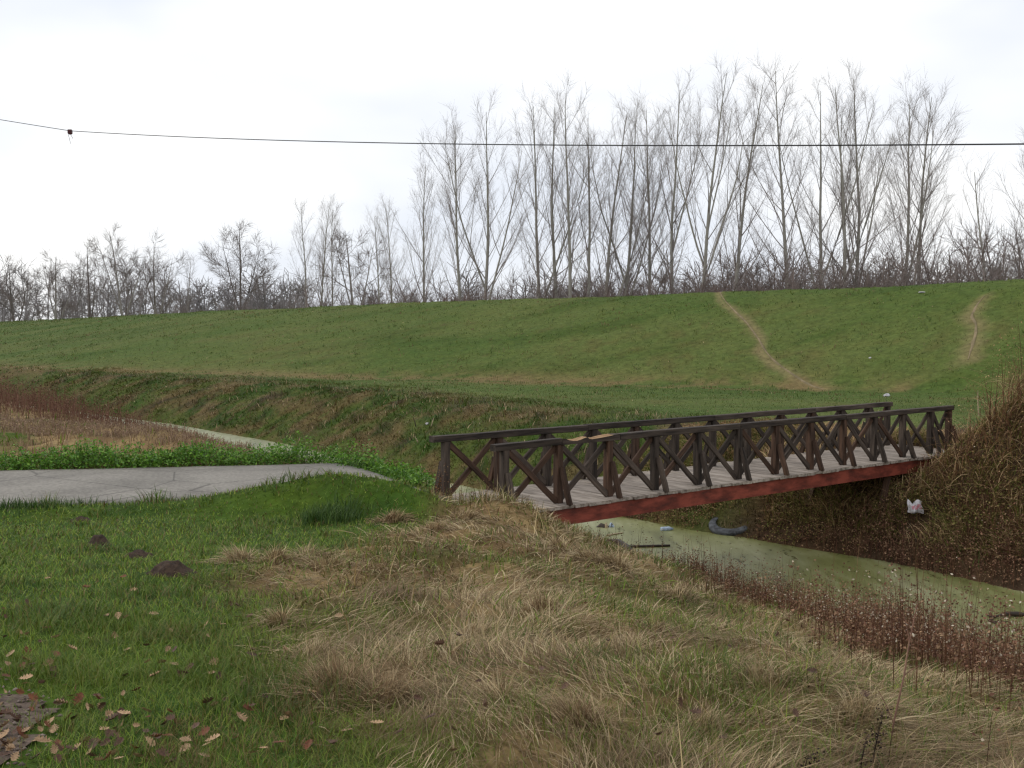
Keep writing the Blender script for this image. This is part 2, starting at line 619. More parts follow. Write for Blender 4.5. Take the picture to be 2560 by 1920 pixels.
# canal water under duckweed
def mat_water():
    m, n, l, b, out = mat_new('duckweed_water')
    tc = n.new('ShaderNodeTexCoord')
    mp = n.new('ShaderNodeMapping')
    mp.inputs['Scale'].default_value = (1.0, 0.28, 1)
    mp.inputs['Rotation'].default_value = (0, 0, math.radians(-52))
    n1 = n.new('ShaderNodeTexNoise')
    n1.inputs['Scale'].default_value = 1.1
    n1.inputs['Detail'].default_value = 9
    n1.inputs['Roughness'].default_value = 0.68
    r1 = n.new('ShaderNodeValToRGB')
    r1.color_ramp.elements[0].position, r1.color_ramp.elements[1].position = 0.34, 0.66
    r1.color_ramp.elements[0].color = (*lin(90, 92, 42), 1)
    r1.color_ramp.elements[1].color = (*lin(146, 146, 106), 1)
    k = r1.color_ramp.elements.new(0.5)
    k.color = (*lin(118, 120, 70), 1)
    n2 = n.new('ShaderNodeTexNoise')
    n2.inputs['Scale'].default_value = 3.0
    n2.inputs['Detail'].default_value = 10
    n2.inputs['Roughness'].default_value = 0.75
    r2 = n.new('ShaderNodeValToRGB')
    r2.color_ramp.elements[0].position, r2.color_ramp.elements[1].position = 0.30, 0.44
    r2.color_ramp.elements[0].color = (0, 0, 0, 1)
    r2.color_ramp.elements[1].color = (1, 1, 1, 1)
    mx = n.new('ShaderNodeMix')
    mx.data_type = 'RGBA'
    mx.inputs['A'].default_value = (*lin(52, 54, 30), 1)
    rr = n.new('ShaderNodeMapRange')
    rr.inputs['To Min'].default_value, rr.inputs['To Max'].default_value = 0.08, 0.40
    n3 = n.new('ShaderNodeTexNoise')
    n3.inputs['Scale'].default_value = 60
    n3.inputs['Detail'].default_value = 3
    bp = n.new('ShaderNodeBump')
    bp.inputs['Strength'].default_value = 0.5
    bp.inputs['Distance'].default_value = 0.004
    l.new(tc.outputs['Object'], mp.inputs['Vector'])
    l.new(mp.outputs['Vector'], n1.inputs['Vector'])
    l.new(mp.outputs['Vector'], n2.inputs['Vector'])
    l.new(tc.outputs['Object'], n3.inputs['Vector'])
    l.new(n1.outputs['Fac'], r1.inputs['Fac'])
    l.new(n2.outputs['Fac'], r2.inputs['Fac'])
    l.new(r2.outputs['Color'], mx.inputs['Factor'])
    l.new(r1.outputs['Color'], mx.inputs['B'])
    l.new(mx.outputs['Result'], b.inputs['Base Color'])
    l.new(r2.outputs['Color'], rr.inputs['Value'])
    l.new(rr.outputs['Result'], b.inputs['Roughness'])
    b.inputs['Specular IOR Level'].default_value = 0.5
    l.new(n3.outputs['Fac'], bp.inputs['Height'])
    l.new(bp.outputs['Normal'], b.inputs['Normal'])
    return m


M['water'] = mat_water()
tt = np.concatenate([np.arange(-40, 60, 2.0), np.arange(60, 126, 6.0)])
wa, wb = xy(s_near(tt) - 0.5, tt), xy(s_far(tt) + 0.5, tt)
wv = np.vstack([np.c_[wa[0], wa[1], np.full(len(tt), WATER_Z)], np.c_[wb[0], wb[1], np.full(len(tt), WATER_Z)]])
nt = len(tt)
add('canal_water', make_mesh('canal_water', wv, quads=[(i, i + nt, i + nt + 1, i + 1) for i in range(nt - 1)], mats=[M['water']]),
    kind='structure', label='still canal water covered with pale green duckweed')

# paved path
M['paving'] = mat_noise('worn_concrete', tuple(lin(112, 107, 100)), tuple(lin(146, 141, 132)), 16, 0.92, 12, bump=0.006, bump_scale=60, p0=0.3, p1=0.66)
_n, _l = M['paving'].node_tree.nodes, M['paving'].node_tree.links
_b = [q for q in _n if q.type == 'BSDF_PRINCIPLED'][0]
_src = _b.inputs['Base Color'].links[0].from_socket
_tc = [q for q in _n if q.type == 'TEX_COORD'][0]
_dn = _n.new('ShaderNodeTexNoise')
_dn.inputs['Scale'].default_value, _dn.inputs['Detail'].default_value = 0.7, 8
_dr = _n.new('ShaderNodeMapRange')
_dr.inputs['From Min'].default_value, _dr.inputs['From Max'].default_value = 0.35, 0.62
_dr.inputs['To Min'].default_value, _dr.inputs['To Max'].default_value = 0.74, 1.04
_vo = _n.new('ShaderNodeTexVoronoi')
_vo.feature = 'DISTANCE_TO_EDGE'
_vo.inputs['Scale'].default_value = 0.42
_vr = _n.new('ShaderNodeMapRange')
_vr.inputs['From Min'].default_value, _vr.inputs['From Max'].default_value = 0.002, 0.010
_vr.inputs['To Min'].default_value, _vr.inputs['To Max'].default_value = 0.55, 1.0
_m1 = _n.new('ShaderNodeMath')
_m1.operation = 'MULTIPLY'
_m2 = _n.new('ShaderNodeVectorMath')
_m2.operation = 'SCALE'
_l.new(_tc.outputs['Object'], _dn.inputs['Vector'])
_l.new(_tc.outputs['Object'], _vo.inputs['Vector'])
_l.new(_dn.outputs['Fac'], _dr.inputs['Value'])
_l.new(_vo.outputs['Distance'], _vr.inputs['Value'])
_l.new(_dr.outputs['Result'], _m1.inputs[0])
_l.new(_vr.outputs['Result'], _m1.inputs[1])
_l.new(_src, _m2.inputs[0])
_l.new(_m1.outputs[0], _m2.inputs['Scale'])
_l.new(_m2.outputs['Vector'], _b.inputs['Base Color'])


def densify(P, step):
    out = []
    P = np.array(P, float)
    seg = np.r_[0, np.cumsum(np.hypot(*np.diff(P, axis=0).T))]
    L = np.linspace(0, seg[-1], max(2, int(seg[-1] / step)))
    return np.c_[np.interp(L, seg, P[:, 0]), np.interp(L, seg, P[:, 1])]


pf = densify(PATH_FAR + [tuple(_c1)], 0.25)
k_ = np.linspace(0, 1, len(pf))
pn_ = densify(PATH_NEAR + [tuple(_c0)], 0.1)
pn = np.c_[np.interp(k_, np.linspace(0, 1, len(pn_)), pn_[:, 0]), np.interp(k_, np.linspace(0, 1, len(pn_)), pn_[:, 1])]
rows = []
for e in np.linspace(0, 1, 9):
    p = pn + (pf - pn) * e
    z = 0.02 + 0.03 * np.sin(e * math.pi) + 0.03 * fbm(p[:, 0], p[:, 1], 2.5, 9, 3) + 0.03 * np.exp(-((p[:, 0] + 3.6) / 1.2) ** 2)
    if e in (0.0, 1.0):
        jag = 0.06 * fbm(p[:, 0] * 1, p[:, 1] + e * 5, 0.5, 15, 3)
        p = p + np.c_[jag * 0, jag]
    rows.append(np.c_[p, z])
lo = [np.c_[rows[0][:, :2], rows[0][:, 2] * 0 - 0.14], np.c_[rows[-1][:, :2], rows[-1][:, 2] * 0 - 0.14]]
rows = [lo[0]] + rows + [lo[1]]
n_ = len(pf)
q = [(j * n_ + i, j * n_ + i + 1, (j + 1) * n_ + i + 1, (j + 1) * n_ + i) for j in range(len(rows) - 1) for i in range(n_ - 1)]
add('concrete_path', make_mesh('concrete_path', np.vstack(rows), quads=q, mats=[M['paving']]), kind='structure', label='worn grey concrete path leading to the footbridge')

# gravel in the near corner
M['gravel'] = mat_noise('gravel_bed', tuple(lin(72, 60, 52)), tuple(lin(112, 96, 84)), 18, 0.95, 8, bump=0.02)
gxx, gyy = np.meshgrid(np.arange(-8, -0.6, 0.12), np.arange(0.6, 8.6, 0.12))
edge = in_poly(gxx.ravel() + 0.5 * fbm(gxx.ravel(), gyy.ravel(), 0.5, 61, 3), gyy.ravel() + 0.5 * fbm(gxx.ravel(), gyy.ravel(), 0.5, 62, 3), GRAVEL)
nxg, nyg = gxx.shape[1], gxx.shape[0]
gi = (np.arange(nyg - 1)[:, None] * nxg + np.arange(nxg - 1)[None, :]).ravel()
gq2 = np.c_[gi, gi + 1, gi + nxg + 1, gi + nxg]
gq2 = gq2[edge[gq2].all(1)]
us, inv = np.unique(gq2, return_inverse=True)
gv = np.c_[gxx.ravel()[us], gyy.ravel()[us], height(gxx.ravel()[us], gyy.ravel()[us]) + 0.012]
gravel = add('gravel_verge', make_mesh('gravel_verge', gv, quads=inv.reshape(gq2.shape), smooth=True, mats=[M['gravel']]), kind='structure',
             label='grey gravel edge beside the green verge')


def stones(pts, rad, rng):
    base = np.array([(1, 0, 0), (0.5, 0.87, 0), (-0.5, 0.87, 0), (-1, 0, 0), (-0.5, -0.87, 0), (0.5, -0.87, 0), (0.1, 0, 0.7), (0, 0, -0.5)])
    tri = np.array([(i, (i + 1) % 6, 6) for i in range(6)] + [((i + 1) % 6, i, 7) for i in range(6)])
    n = len(pts)
    a = rng.uniform(0, 6.28, n)
    ca, sa = np.cos(a)[:, None], np.sin(a)[:, None]
    v = base[None] * rng.uniform(0.6, 1.3, (n, 8, 1)) * rad[:, None, None] * np.array([1, 0.75, 1])
    v = np.stack([v[..., 0] * ca - v[..., 1] * sa, v[..., 0] * sa + v[..., 1] * ca, v[..., 2]], -1) + pts[:, None, :]
    return v.reshape(-1, 3), (tri[None] + np.arange(n)[:, None, None] * 8).reshape(-1, 3)


px_, py_ = RNG.uniform(-4.5, -1, 5500), RNG.uniform(3, 8, 5500)
ok = in_poly(px_ + 0.5 * fbm(px_, py_, 0.5, 61, 3), py_ + 0.5 * fbm(px_, py_, 0.5, 62, 3), GRAVEL)
px_, py_ = px_[ok], py_[ok]
rad = RNG.uniform(0.005, 0.016, len(px_))
v, tr = stones(np.c_[px_, py_, height(px_, py_) + 0.016], rad, RNG)
pc = np.repeat(mix(lin(92, 80, 72), lin(146, 132, 122), RNG.uniform(0, 1, len(px_))), 8, axis=0)
add('gravel', make_mesh('gravel', v, tris=tr, cols=pc, mats=[M['weed']]), kind='stuff', label='small grey pebbles of the gravel edge')

# ------------------------------------------------------------------ the footbridge
M['rail_wood'] = mat_noise('weathered_dark_timber', tuple(lin(42, 36, 32)), tuple(lin(84, 73, 64)), 5, 0.85, 9, (0.35, 3.5, 3.5), 0.25, 0.006, 14, rand=0.35)
M['red_wood'] = mat_noise('stained_brown_timber', tuple(lin(50, 37, 29)), tuple(lin(88, 66, 52)), 5, 0.8, 9, (0.35, 3.5, 3.5), 0.25, 0.006, 14, rand=0.3)
M['raw_wood'] = mat_noise('split_raw_timber', tuple(lin(116, 90, 64)), tuple(lin(176, 144, 108)), 9, 0.9, 8, (0.2, 4, 4), 0.2, 0.006, 20)
M['deck_wood'] = mat_noise('grey_deck_boards', tuple(lin(114, 104, 94)), tuple(lin(174, 162, 150)), 4, 0.9, 9, (3.5, 0.4, 3.5), 0.2, 0.005, 16, rand=0.16)
M['steel'] = mat_noise('red_primed_steel', tuple(lin(106, 50, 39)), tuple(lin(142, 70, 55)), 3.2, 0.65, 12, (0.7, 1, 2.0), 0.3, 0.004, 24, p0=0.44, p1=0.60)
e_ = [n for n in M['steel'].node_tree.nodes if n.type == 'VALTORGB'][0].color_ramp.elements.new(0.3)
e_.color = (*lin(62, 34, 28), 1)

bridge = add('footbridge', None, loc=(B0[0], B0[1], 0), label='dark timber footbridge with cross-braced railings and red steel beams over the canal', cat='footbridge')
UV = Vector((U[0], U[1], 0))
NV = Vector((N[0], N[1], 0))
ZV = Vector((0, 0, 1))
POST_A = [i * 1.078 for i in range(12)] + [12.62]
RAIL_W = 1.513


def bp_(a, b, z):
    return UV * a + NV * b + ZV * z


_box_cache = {}


def box_mesh(name, L, W, H, mat, seed=0, cut=0.008, sides=True):
    """a sawn timber: chamfered box along x, its edges a little worn"""
    key = (name, round(L, 2), round(W, 3), round(H, 3), mat.name, seed)
    if key in _box_cache:
        return _box_cache[key]
    r = np.random.default_rng(abs(hash((round(L, 2), round(W, 3), round(H, 3), seed))) % 99991)
    ns = 4
    prof = []
    for sy, sz in ((-1, -1), (1, -1), (1, 1), (-1, 1)):
        c = [(sy * W / 2, sz * (H / 2 - cut)), (sy * (W / 2 - cut), sz * H / 2)]
        prof += c if sy * sz > 0 else c[::-1]
    prof = np.array(prof)
    v, f = [], []
    for i in range(ns + 1):
        x = L * (i / ns - 0.5)
        off = r.normal(0, 0.0025, 2)
        for p in prof:
            v.append((x + (r.normal(0, 0.004) if i in (0, ns) else 0), p[0] + off[0] + r.normal(0, 0.0015), p[1] + off[1] + r.normal(0, 0.0015)))
    for i in range(ns):
        for j in range(8):
            f.append((i * 8 + j, i * 8 + (j + 1) % 8, (i + 1) * 8 + (j + 1) % 8, (i + 1) * 8 + j))
    f.append(tuple(range(7, -1, -1)))
    f.append(tuple(range(ns * 8, ns * 8 + 8)))
    me = make_mesh(name, v, faces=f, mats=[mat])
    _box_cache[key] = me
    return me


def bar(name, p0, p1, W, H, mat, parent, up=ZV, seed=0):
    d = p1 - p0
    X = d.normalized()
    Y = up.cross(X)
    Y = Y.normalized() if Y.length > 1e-4 else NV
    Z = X.cross(Y)
    o = add(name, box_mesh(name, d.length, W, H, mat, seed), parent)
    R = Matrix((X, Y, Z)).transposed().to_4x4()
    o.matrix_basis = Matrix.Translation((p0 + p1) / 2) @ R
    return o


# steel girders: channel section, flat face outward
def girder_mesh():
    L0, L1, h, w, t_ = -0.25, 12.85, 0.25, 0.09, 0.012
    P = [(0, 0), (w, 0), (w, t_), (t_, t_), (t_, h - t_), (w, h - t_), (w, h), (0, h)]
    v = [(x, p[0], p[1]) for x in (L0, L1) for p in P]
    f = [(i, (i + 1) % 8, 8 + (i + 1) % 8, 8 + i) for i in range(8)] + [tuple(range(7, -1, -1)), tuple(range(8, 16))]
    return make_mesh('girder', v, faces=f, mats=[M['steel']])


gm = girder_mesh()
for b, flip in ((-0.235, 1), (RAIL_W + 0.235, -1)):
    o = add('girder', gm, bridge)
    R = Matrix((UV, NV * flip, ZV)).transposed().to_4x4()
    o.matrix_basis = Matrix.Translation(bp_(0, b, -0.065 - 0.25)) @ R
for a in (1.2, 4.2, 7.2, 10.2):
    bar('crossbeam', bp_(a, -0.14, -0.17), bp_(a, RAIL_W + 0.14, -0.17), 0.08, 0.12, M['steel'], bridge)
for b in (-0.1, RAIL_W + 0.1):
    g = xy(10.1, b)
    bar('support_pile', bp_(10.1, b, -0.32), bp_(9.75, b - 0.02, float(height(g[0], g[1])) - 0.4), 0.10, 0.10, M['red_wood'], bridge, UV)

# deck boards, each laid across
a = -0.16
k = 0
rb = random.Random(3)
while a < 12.8:
    w = rb.choice((0.235, 0.24, 0.25, 0.26))
    gap = rb.choice((0.006, 0.008, 0.012, 0.012, 0.03))
    e0, e1 = -0.275 + rb.uniform(-0.035, 0.02), RAIL_W + 0.275 + rb.uniform(-0.03, 0.03)
    o = bar('plank', bp_(a + w / 2, (e0), -0.03 + rb.uniform(-0.004, 0.004)), bp_(a + w / 2, e1, -0.03 + rb.uniform(-0.004, 0.004)), w, 0.052,
            M['deck_wood'], bridge, seed=k % 5)
    a += w + gap
    k += 1
# deck_wood grain runs along the board (local x)
for n_d in M['deck_wood'].node_tree.nodes:
    if n_d.type == 'MAPPING':
        n_d.inputs['Scale'].default_value = (0.4, 3.5, 3.5)

rw = random.Random(8)
for side, b in ((-1, 0.0), (1, RAIL_W)):
    for i, a in enumerate(POST_A):
        wood = M['red_wood'] if rw.random() < 0.22 else M['rail_wood']
        bar('post', bp_(a, b, 0.0), bp_(a + rw.uniform(-0.01, 0.01), b, 0.905), 0.115, 0.115, wood, bridge, UV, seed=i % 3)
        # slanted outer strut that props the post from the deck edge
        bar('strut', bp_(a + 0.0, b + side * 0.272, -0.01), bp_(a, b + side * 0.085, 0.56), 0.10, 0.055, wood, bridge, UV, seed=i % 3)
    for i in range(len(POST_A) - 1):
        a0, a1 = POST_A[i] + 0.055, POST_A[i + 1] - 0.055
        for (za, zb, off) in ((0.03, 0.87, 0.022), (0.87, 0.03, -0.022)):
            wood = M['red_wood'] if rw.random() < (0.45 if i < 4 else 0.12) else M['rail_wood']
            j = rw.uniform(-0.02, 0.02)
            bar('brace', bp_(a0, b + off, za + j), bp_(a1, b + off, zb - j), 0.042, 0.095, wood, bridge, seed=i % 3)

bar('handrail', bp_(-0.26, RAIL_W, 0.955), bp_(3.05, RAIL_W, 0.952), 0.14, 0.10, M['rail_wood'], bridge)
bar('handrail', bp_(3.06, RAIL_W, 0.955), bp_(6.45, RAIL_W + .006, 0.955), 0.14, 0.10, M['rail_wood'], bridge)
bar('handrail', bp_(6.46, RAIL_W, 0.958), bp_(9.72, RAIL_W, 0.955), 0.14, 0.10, M['rail_wood'], bridge)
bar('handrail', bp_(9.73, RAIL_W, 0.953), bp_(12.72, RAIL_W, 0.957), 0.14, 0.10, M['rail_wood'], bridge)
bar('handrail', bp_(-0.20, 0.012, 0.945), bp_(1.10, 0, 0.957), 0.14, 0.10, M['rail_wood'], bridge)
bar('handrail', bp_(2.36, 0, 0.955), bp_(5.38, 0.004, 0.955), 0.14, 0.10, M['rail_wood'], bridge)
bar('handrail', bp_(5.39, 0, 0.957), bp_(8.62, 0, 0.955), 0.14, 0.10, M['rail_wood'], bridge)
bar('handrail', bp_(8.63, 0, 0.954), bp_(12.72, 0, 0.957), 0.14, 0.10, M['rail_wood'], bridge)
# the broken length: top split away, pale wood showing
st_x = [0, 0.06, 0.14, 0.22, 0.30, 0.38, 0.46, 0.52, 0.56, 0.62, 0.72, 0.84, 0.98, 1.10, 1.24]
st_h = [0.10, 0.095, 0.065, 0.05, 0.048, 0.06, 0.082, 0.09, 0.062, 0.052, 0.058, 0.066, 0.076, 0.09, 0.10]
rr_ = random.Random(4)
v, f, mi = [], [], []
for x, h in zip(st_x, st_h):
    h2 = min(0.10, h + rr_.uniform(0, 0.02))
    v += [(x, -0.07, 0), (x, 0.07, 0), (x, 0.07, h2), (x, 0.0, h + rr_.uniform(-0.008, 0.004)), (x, -0.07, h)]
for i in range(len(st_x) - 1):
    for j in range(5):
        f.append((i * 5 + j, i * 5 + (j + 1) % 5, i * 5 + 5 + (j + 1) % 5, i * 5 + 5 + j))
        mi.append(1 if j in (2, 3) and (st_h[i] < 0.09 or st_h[i + 1] < 0.09) else 0)
f += [(4, 3, 2, 1, 0), tuple(range(len(v) - 5, len(v)))]
mi += [0, 0]
me = make_mesh('handrail', v, faces=f, mats=[M['rail_wood'], M['raw_wood']])
me.polygons.foreach_set('material_index', mi)
o = add('handrail', me, bridge, label='splintered handrail length with pale raw wood showing')
o.matrix_basis = Matrix.Translation(bp_(1.11, 0, 0.905)) @ Matrix((UV, NV, ZV)).transposed().to_4x4()

# ------------------------------------------------------------------ bare trees
class Tubes:
    def __init__(self):
        self.g = {}

    def add(self, pts, rad, sides):
        self.g.setdefault((len(pts), sides), []).append((pts, rad))

    def build(self, name, mat, cols=(0.2, 0.2, 0.2), var=0.25, rng=None):
        V, Q, C = [], [], []
        off = 0
        rng = rng or np.random.default_rng(1)
        for (n, k), L in self.g.items():
            P = np.array([b[0] for b in L], float)
            R = np.array([b[1] for b in L], float)
            nb = len(L)
            T = np.gradient(P, axis=1)
            T /= np.linalg.norm(T, axis=2, keepdims=True) + 1e-9
            ref = np.where(np.abs(T[..., 2:3]) > 0.95, np.array([1.0, 0, 0]), np.array([0, 0, 1.0]))
            A = np.cross(T, ref)
            A /= np.linalg.norm(A, axis=2, keepdims=True) + 1e-9
            B = np.cross(T, A)
            ang = np.arange(k) / k * 2 * math.pi
            ring = P[:, :, None, :] + R[:, :, None, None] * (np.cos(ang)[None, None, :, None] * A[:, :, None, :] + np.sin(ang)[None, None, :, None] * B[:, :, None, :])
            V.append(ring.reshape(-1, 3))
            idx = (np.arange(nb)[:, None, None] * n * k + np.arange(n - 1)[None, :, None] * k + np.arange(k)[None, None, :])
            nxt = (np.arange(nb)[:, None, None] * n * k + np.arange(n - 1)[None, :, None] * k + ((np.arange(k) + 1) % k)[None, None, :])
            Q.append((np.stack([idx, nxt, nxt + k, idx + k], -1).reshape(-1, 4)) + off)
            C.append(np.repeat(np.array(cols)[None] * rng.uniform(1 - var, 1 + var, (nb, 1)), n * k, axis=0))
            off += nb * n * k
        return make_mesh(name, np.vstack(V), quads=np.vstack(Q), cols=np.vstack(C), smooth=True, mats=[mat])


def vadd(a, b, k=1.0):
    return (a[0] + b[0] * k, a[1] + b[1] * k, a[2] + b[2] * k)


def vnorm(a):
    l = math.sqrt(a[0] ** 2 + a[1] ** 2 + a[2] ** 2) + 1e-9
    return (a[0] / l, a[1] / l, a[2] / l)


def limb(start, d, length, n, up, wob, r):
    """a branch that bends towards the light"""
    pts = [start]
    p, step = start, length / (n - 1)
    for i in range(n - 1):
        d = vnorm((d[0] + r.gauss(0, wob), d[1] + r.gauss(0, wob), d[2] + up + r.gauss(0, wob * 0.6)))
        p = vadd(p, d, step)
        pts.append(p)
    return pts


def sample(pts, f):
    x = f * (len(pts) - 1)
    i = min(int(x), len(pts) - 2)
    k = x - i
    a, b = pts[i], pts[i + 1]
    return (a[0] + (b[0] - a[0]) * k, a[1] + (b[1] - a[1]) * k, a[2] + (b[2] - a[2]) * k), vnorm((b[0] - a[0], b[1] - a[1], b[2] - a[2]))


def side_dir(d, incl, az, r):
    """direction at angle incl from d, turned by az about it"""
    u = vnorm((d[1], -d[0], 0.001)) if abs(d[0]) + abs(d[1]) > 0.05 else (1, 0, 0)
    w = (d[1] * u[2] - d[2] * u[1], d[2] * u[0] - d[0] * u[2], d[0] * u[1] - d[1] * u[0])
    c, s = math.cos(incl), math.sin(incl)
    return vnorm((d[0] * c + s * (u[0] * math.cos(az) + w[0] * math.sin(az)),
                  d[1] * c + s * (u[1] * math.cos(az) + w[1] * math.sin(az)),
                  d[2] * c + s * (u[2] * math.cos(az) + w[2] * math.sin(az))))


def grow(H, seed, lean=0.0, nb=20, f0=0.2, reach=0.40, incl=42, incl2=34, up1=0.09, up2=0.05, wob=0.05, forks=1, fork_f=0.3, r0=None, twigs=5, twig_len=1.0,
         twig_r=0.015, sub=1.0, twig_up=0.05):
    """bare tree of height H at the origin: tubes for the trunk with its leaders, tubes for the crown"""
    r = random.Random(seed)
    trunk, crown = Tubes(), Tubes()
    r0 = r0 or H * 0.0078
    leaders = []
    n = 10
    main = limb((0, 0, -0.6), vnorm((lean * 0.9, r.gauss(0, 0.03), 1)), H + 0.6, n, 0.03, 0.028, r)
    mr = [r0 * (1 - i / (n - 1)) ** 0.85 + 0.02 for i in range(n)]
    mr[0] *= 1.25
    trunk.add(main, mr, 7)
    leaders.append((main, mr, H, f0))
    for k in range(forks - 1):
        ff = fork_f + 0.10 * k + r.uniform(-0.03, 0.03)
        p, d = sample(main, ff)
        rad = r0 * (1 - ff) * r.uniform(0.6, 0.8)
        LL = H * (1 - ff) * r.uniform(0.74, 0.95)
        az = (0.0 if k % 2 == 0 else math.pi) + r.uniform(-0.5, 0.5)
        dd = vnorm((math.cos(az) * 0.34, math.sin(az) * 0.3, 1))
        pts = limb(p, dd, LL, 8, 0.075, 0.035, r)
        rr2 = [rad * (1 - i / 7) ** 0.85 + 0.018 for i in range(8)]
        trunk.add(pts, rr2, 6)
        leaders.append((pts, rr2, LL, 0.16))
    ga = r.uniform(0, 6.28)
    for (pts, rr2, LH, fs) in leaders:
        m = max(6, int(nb * LH / H / (0.65 + 0.35 * len(leaders))))
        for i in range(m):
            f = fs + (0.97 - fs) * ((i + r.uniform(0, 0.8)) / m)
            p, d = sample(pts, f)
            ga += 2.4 + r.uniform(-0.5, 0.5)
            Lb = (reach * (1 - f) ** 0.8 + 0.07) * H * r.uniform(0.6, 1.15)
            d1 = side_dir(d, math.radians(incl + r.uniform(-12, 12)), ga, r)
            ri = np.interp(f * (len(rr2) - 1), range(len(rr2)), rr2) * r.uniform(0.18, 0.42)
            ri = max(ri, 0.016)
            b1 = limb(p, d1, Lb, 7, up1, wob, r)
            crown.add(b1, [ri * (1 - j / 6.3) + 0.008 for j in range(7)], 4)
            m2 = int((2 + Lb * 1.0) * sub)
            for j in range(m2):
                g = 0.16 + 0.8 * (j + r.random()) / m2
                p2, dd = sample(b1, g)
                L2 = (0.45 * (1 - g) * Lb + 0.8) * r.uniform(0.6, 1.2)
                d2 = side_dir(dd, math.radians(incl2 + r.uniform(-12, 14)), r.uniform(0, 6.28), r)
                b2 = limb(p2, d2, L2, 4, up2, wob * 1.5, r)
                q2 = max(ri * (1 - g) * 0.42, twig_r * 1.2)
                crown.add(b2, [q2, q2 * 0.8, q2 * 0.6, twig_r * 0.6], 3)
                for _ in range(twigs):
                    p3, d3 = sample(b2, r.uniform(0.15, 1.0))
                    d3 = side_dir(d3, math.radians(r.uniform(15, 55)), r.uniform(0, 6.28), r)
                    b3 = limb(p3, d3, r.uniform(0.5, 1.3) * twig_len, 2, twig_up, wob * 2, r)
                    crown.add(b3, [twig_r, twig_r * 0.5], 3)
    return trunk, crown


BARK = {'poplar': (lin(154, 150, 140), lin(154, 145, 140)), 'grey': (lin(150, 144, 138), lin(126, 114, 108)), 'dark': (lin(112, 104, 100), lin(128, 117, 112)),  # trunk and twig tones lightened: washing-out by glare painted into the colour
        'red': (lin(116, 92, 84), lin(118, 92, 84))}


def plant_tree(name, label, px, top_px, top_py, H, seed, bark='poplar', group=None, **kw):
    base_z = -0.5
    c, s = math.cos(PITCH), math.sin(PITCH)
    b = (960 - top_py) / F_PX
    slope = (-s + b * c) / (c + b * s)
    dist = (base_z + H - EYE) / slope
    bx, _ = up_at(px, 720, dist)
    tx, _ = up_at(top_px, top_py, dist)
    tr, cr = grow(H * 0.95, seed, lean=(tx - bx) / H, **kw)
    root = add(name, None, loc=(bx, dist, base_z), label=label, cat='tree', group=group)
    ctr, ccr = BARK[bark]
    add('trunk', tr.build('trunk', M['twig'], ctr, 0.1), root)
    add('crown', cr.build('crown', M['twig'], ccr, 0.25, np.random.default_rng(seed)), root)
    return root


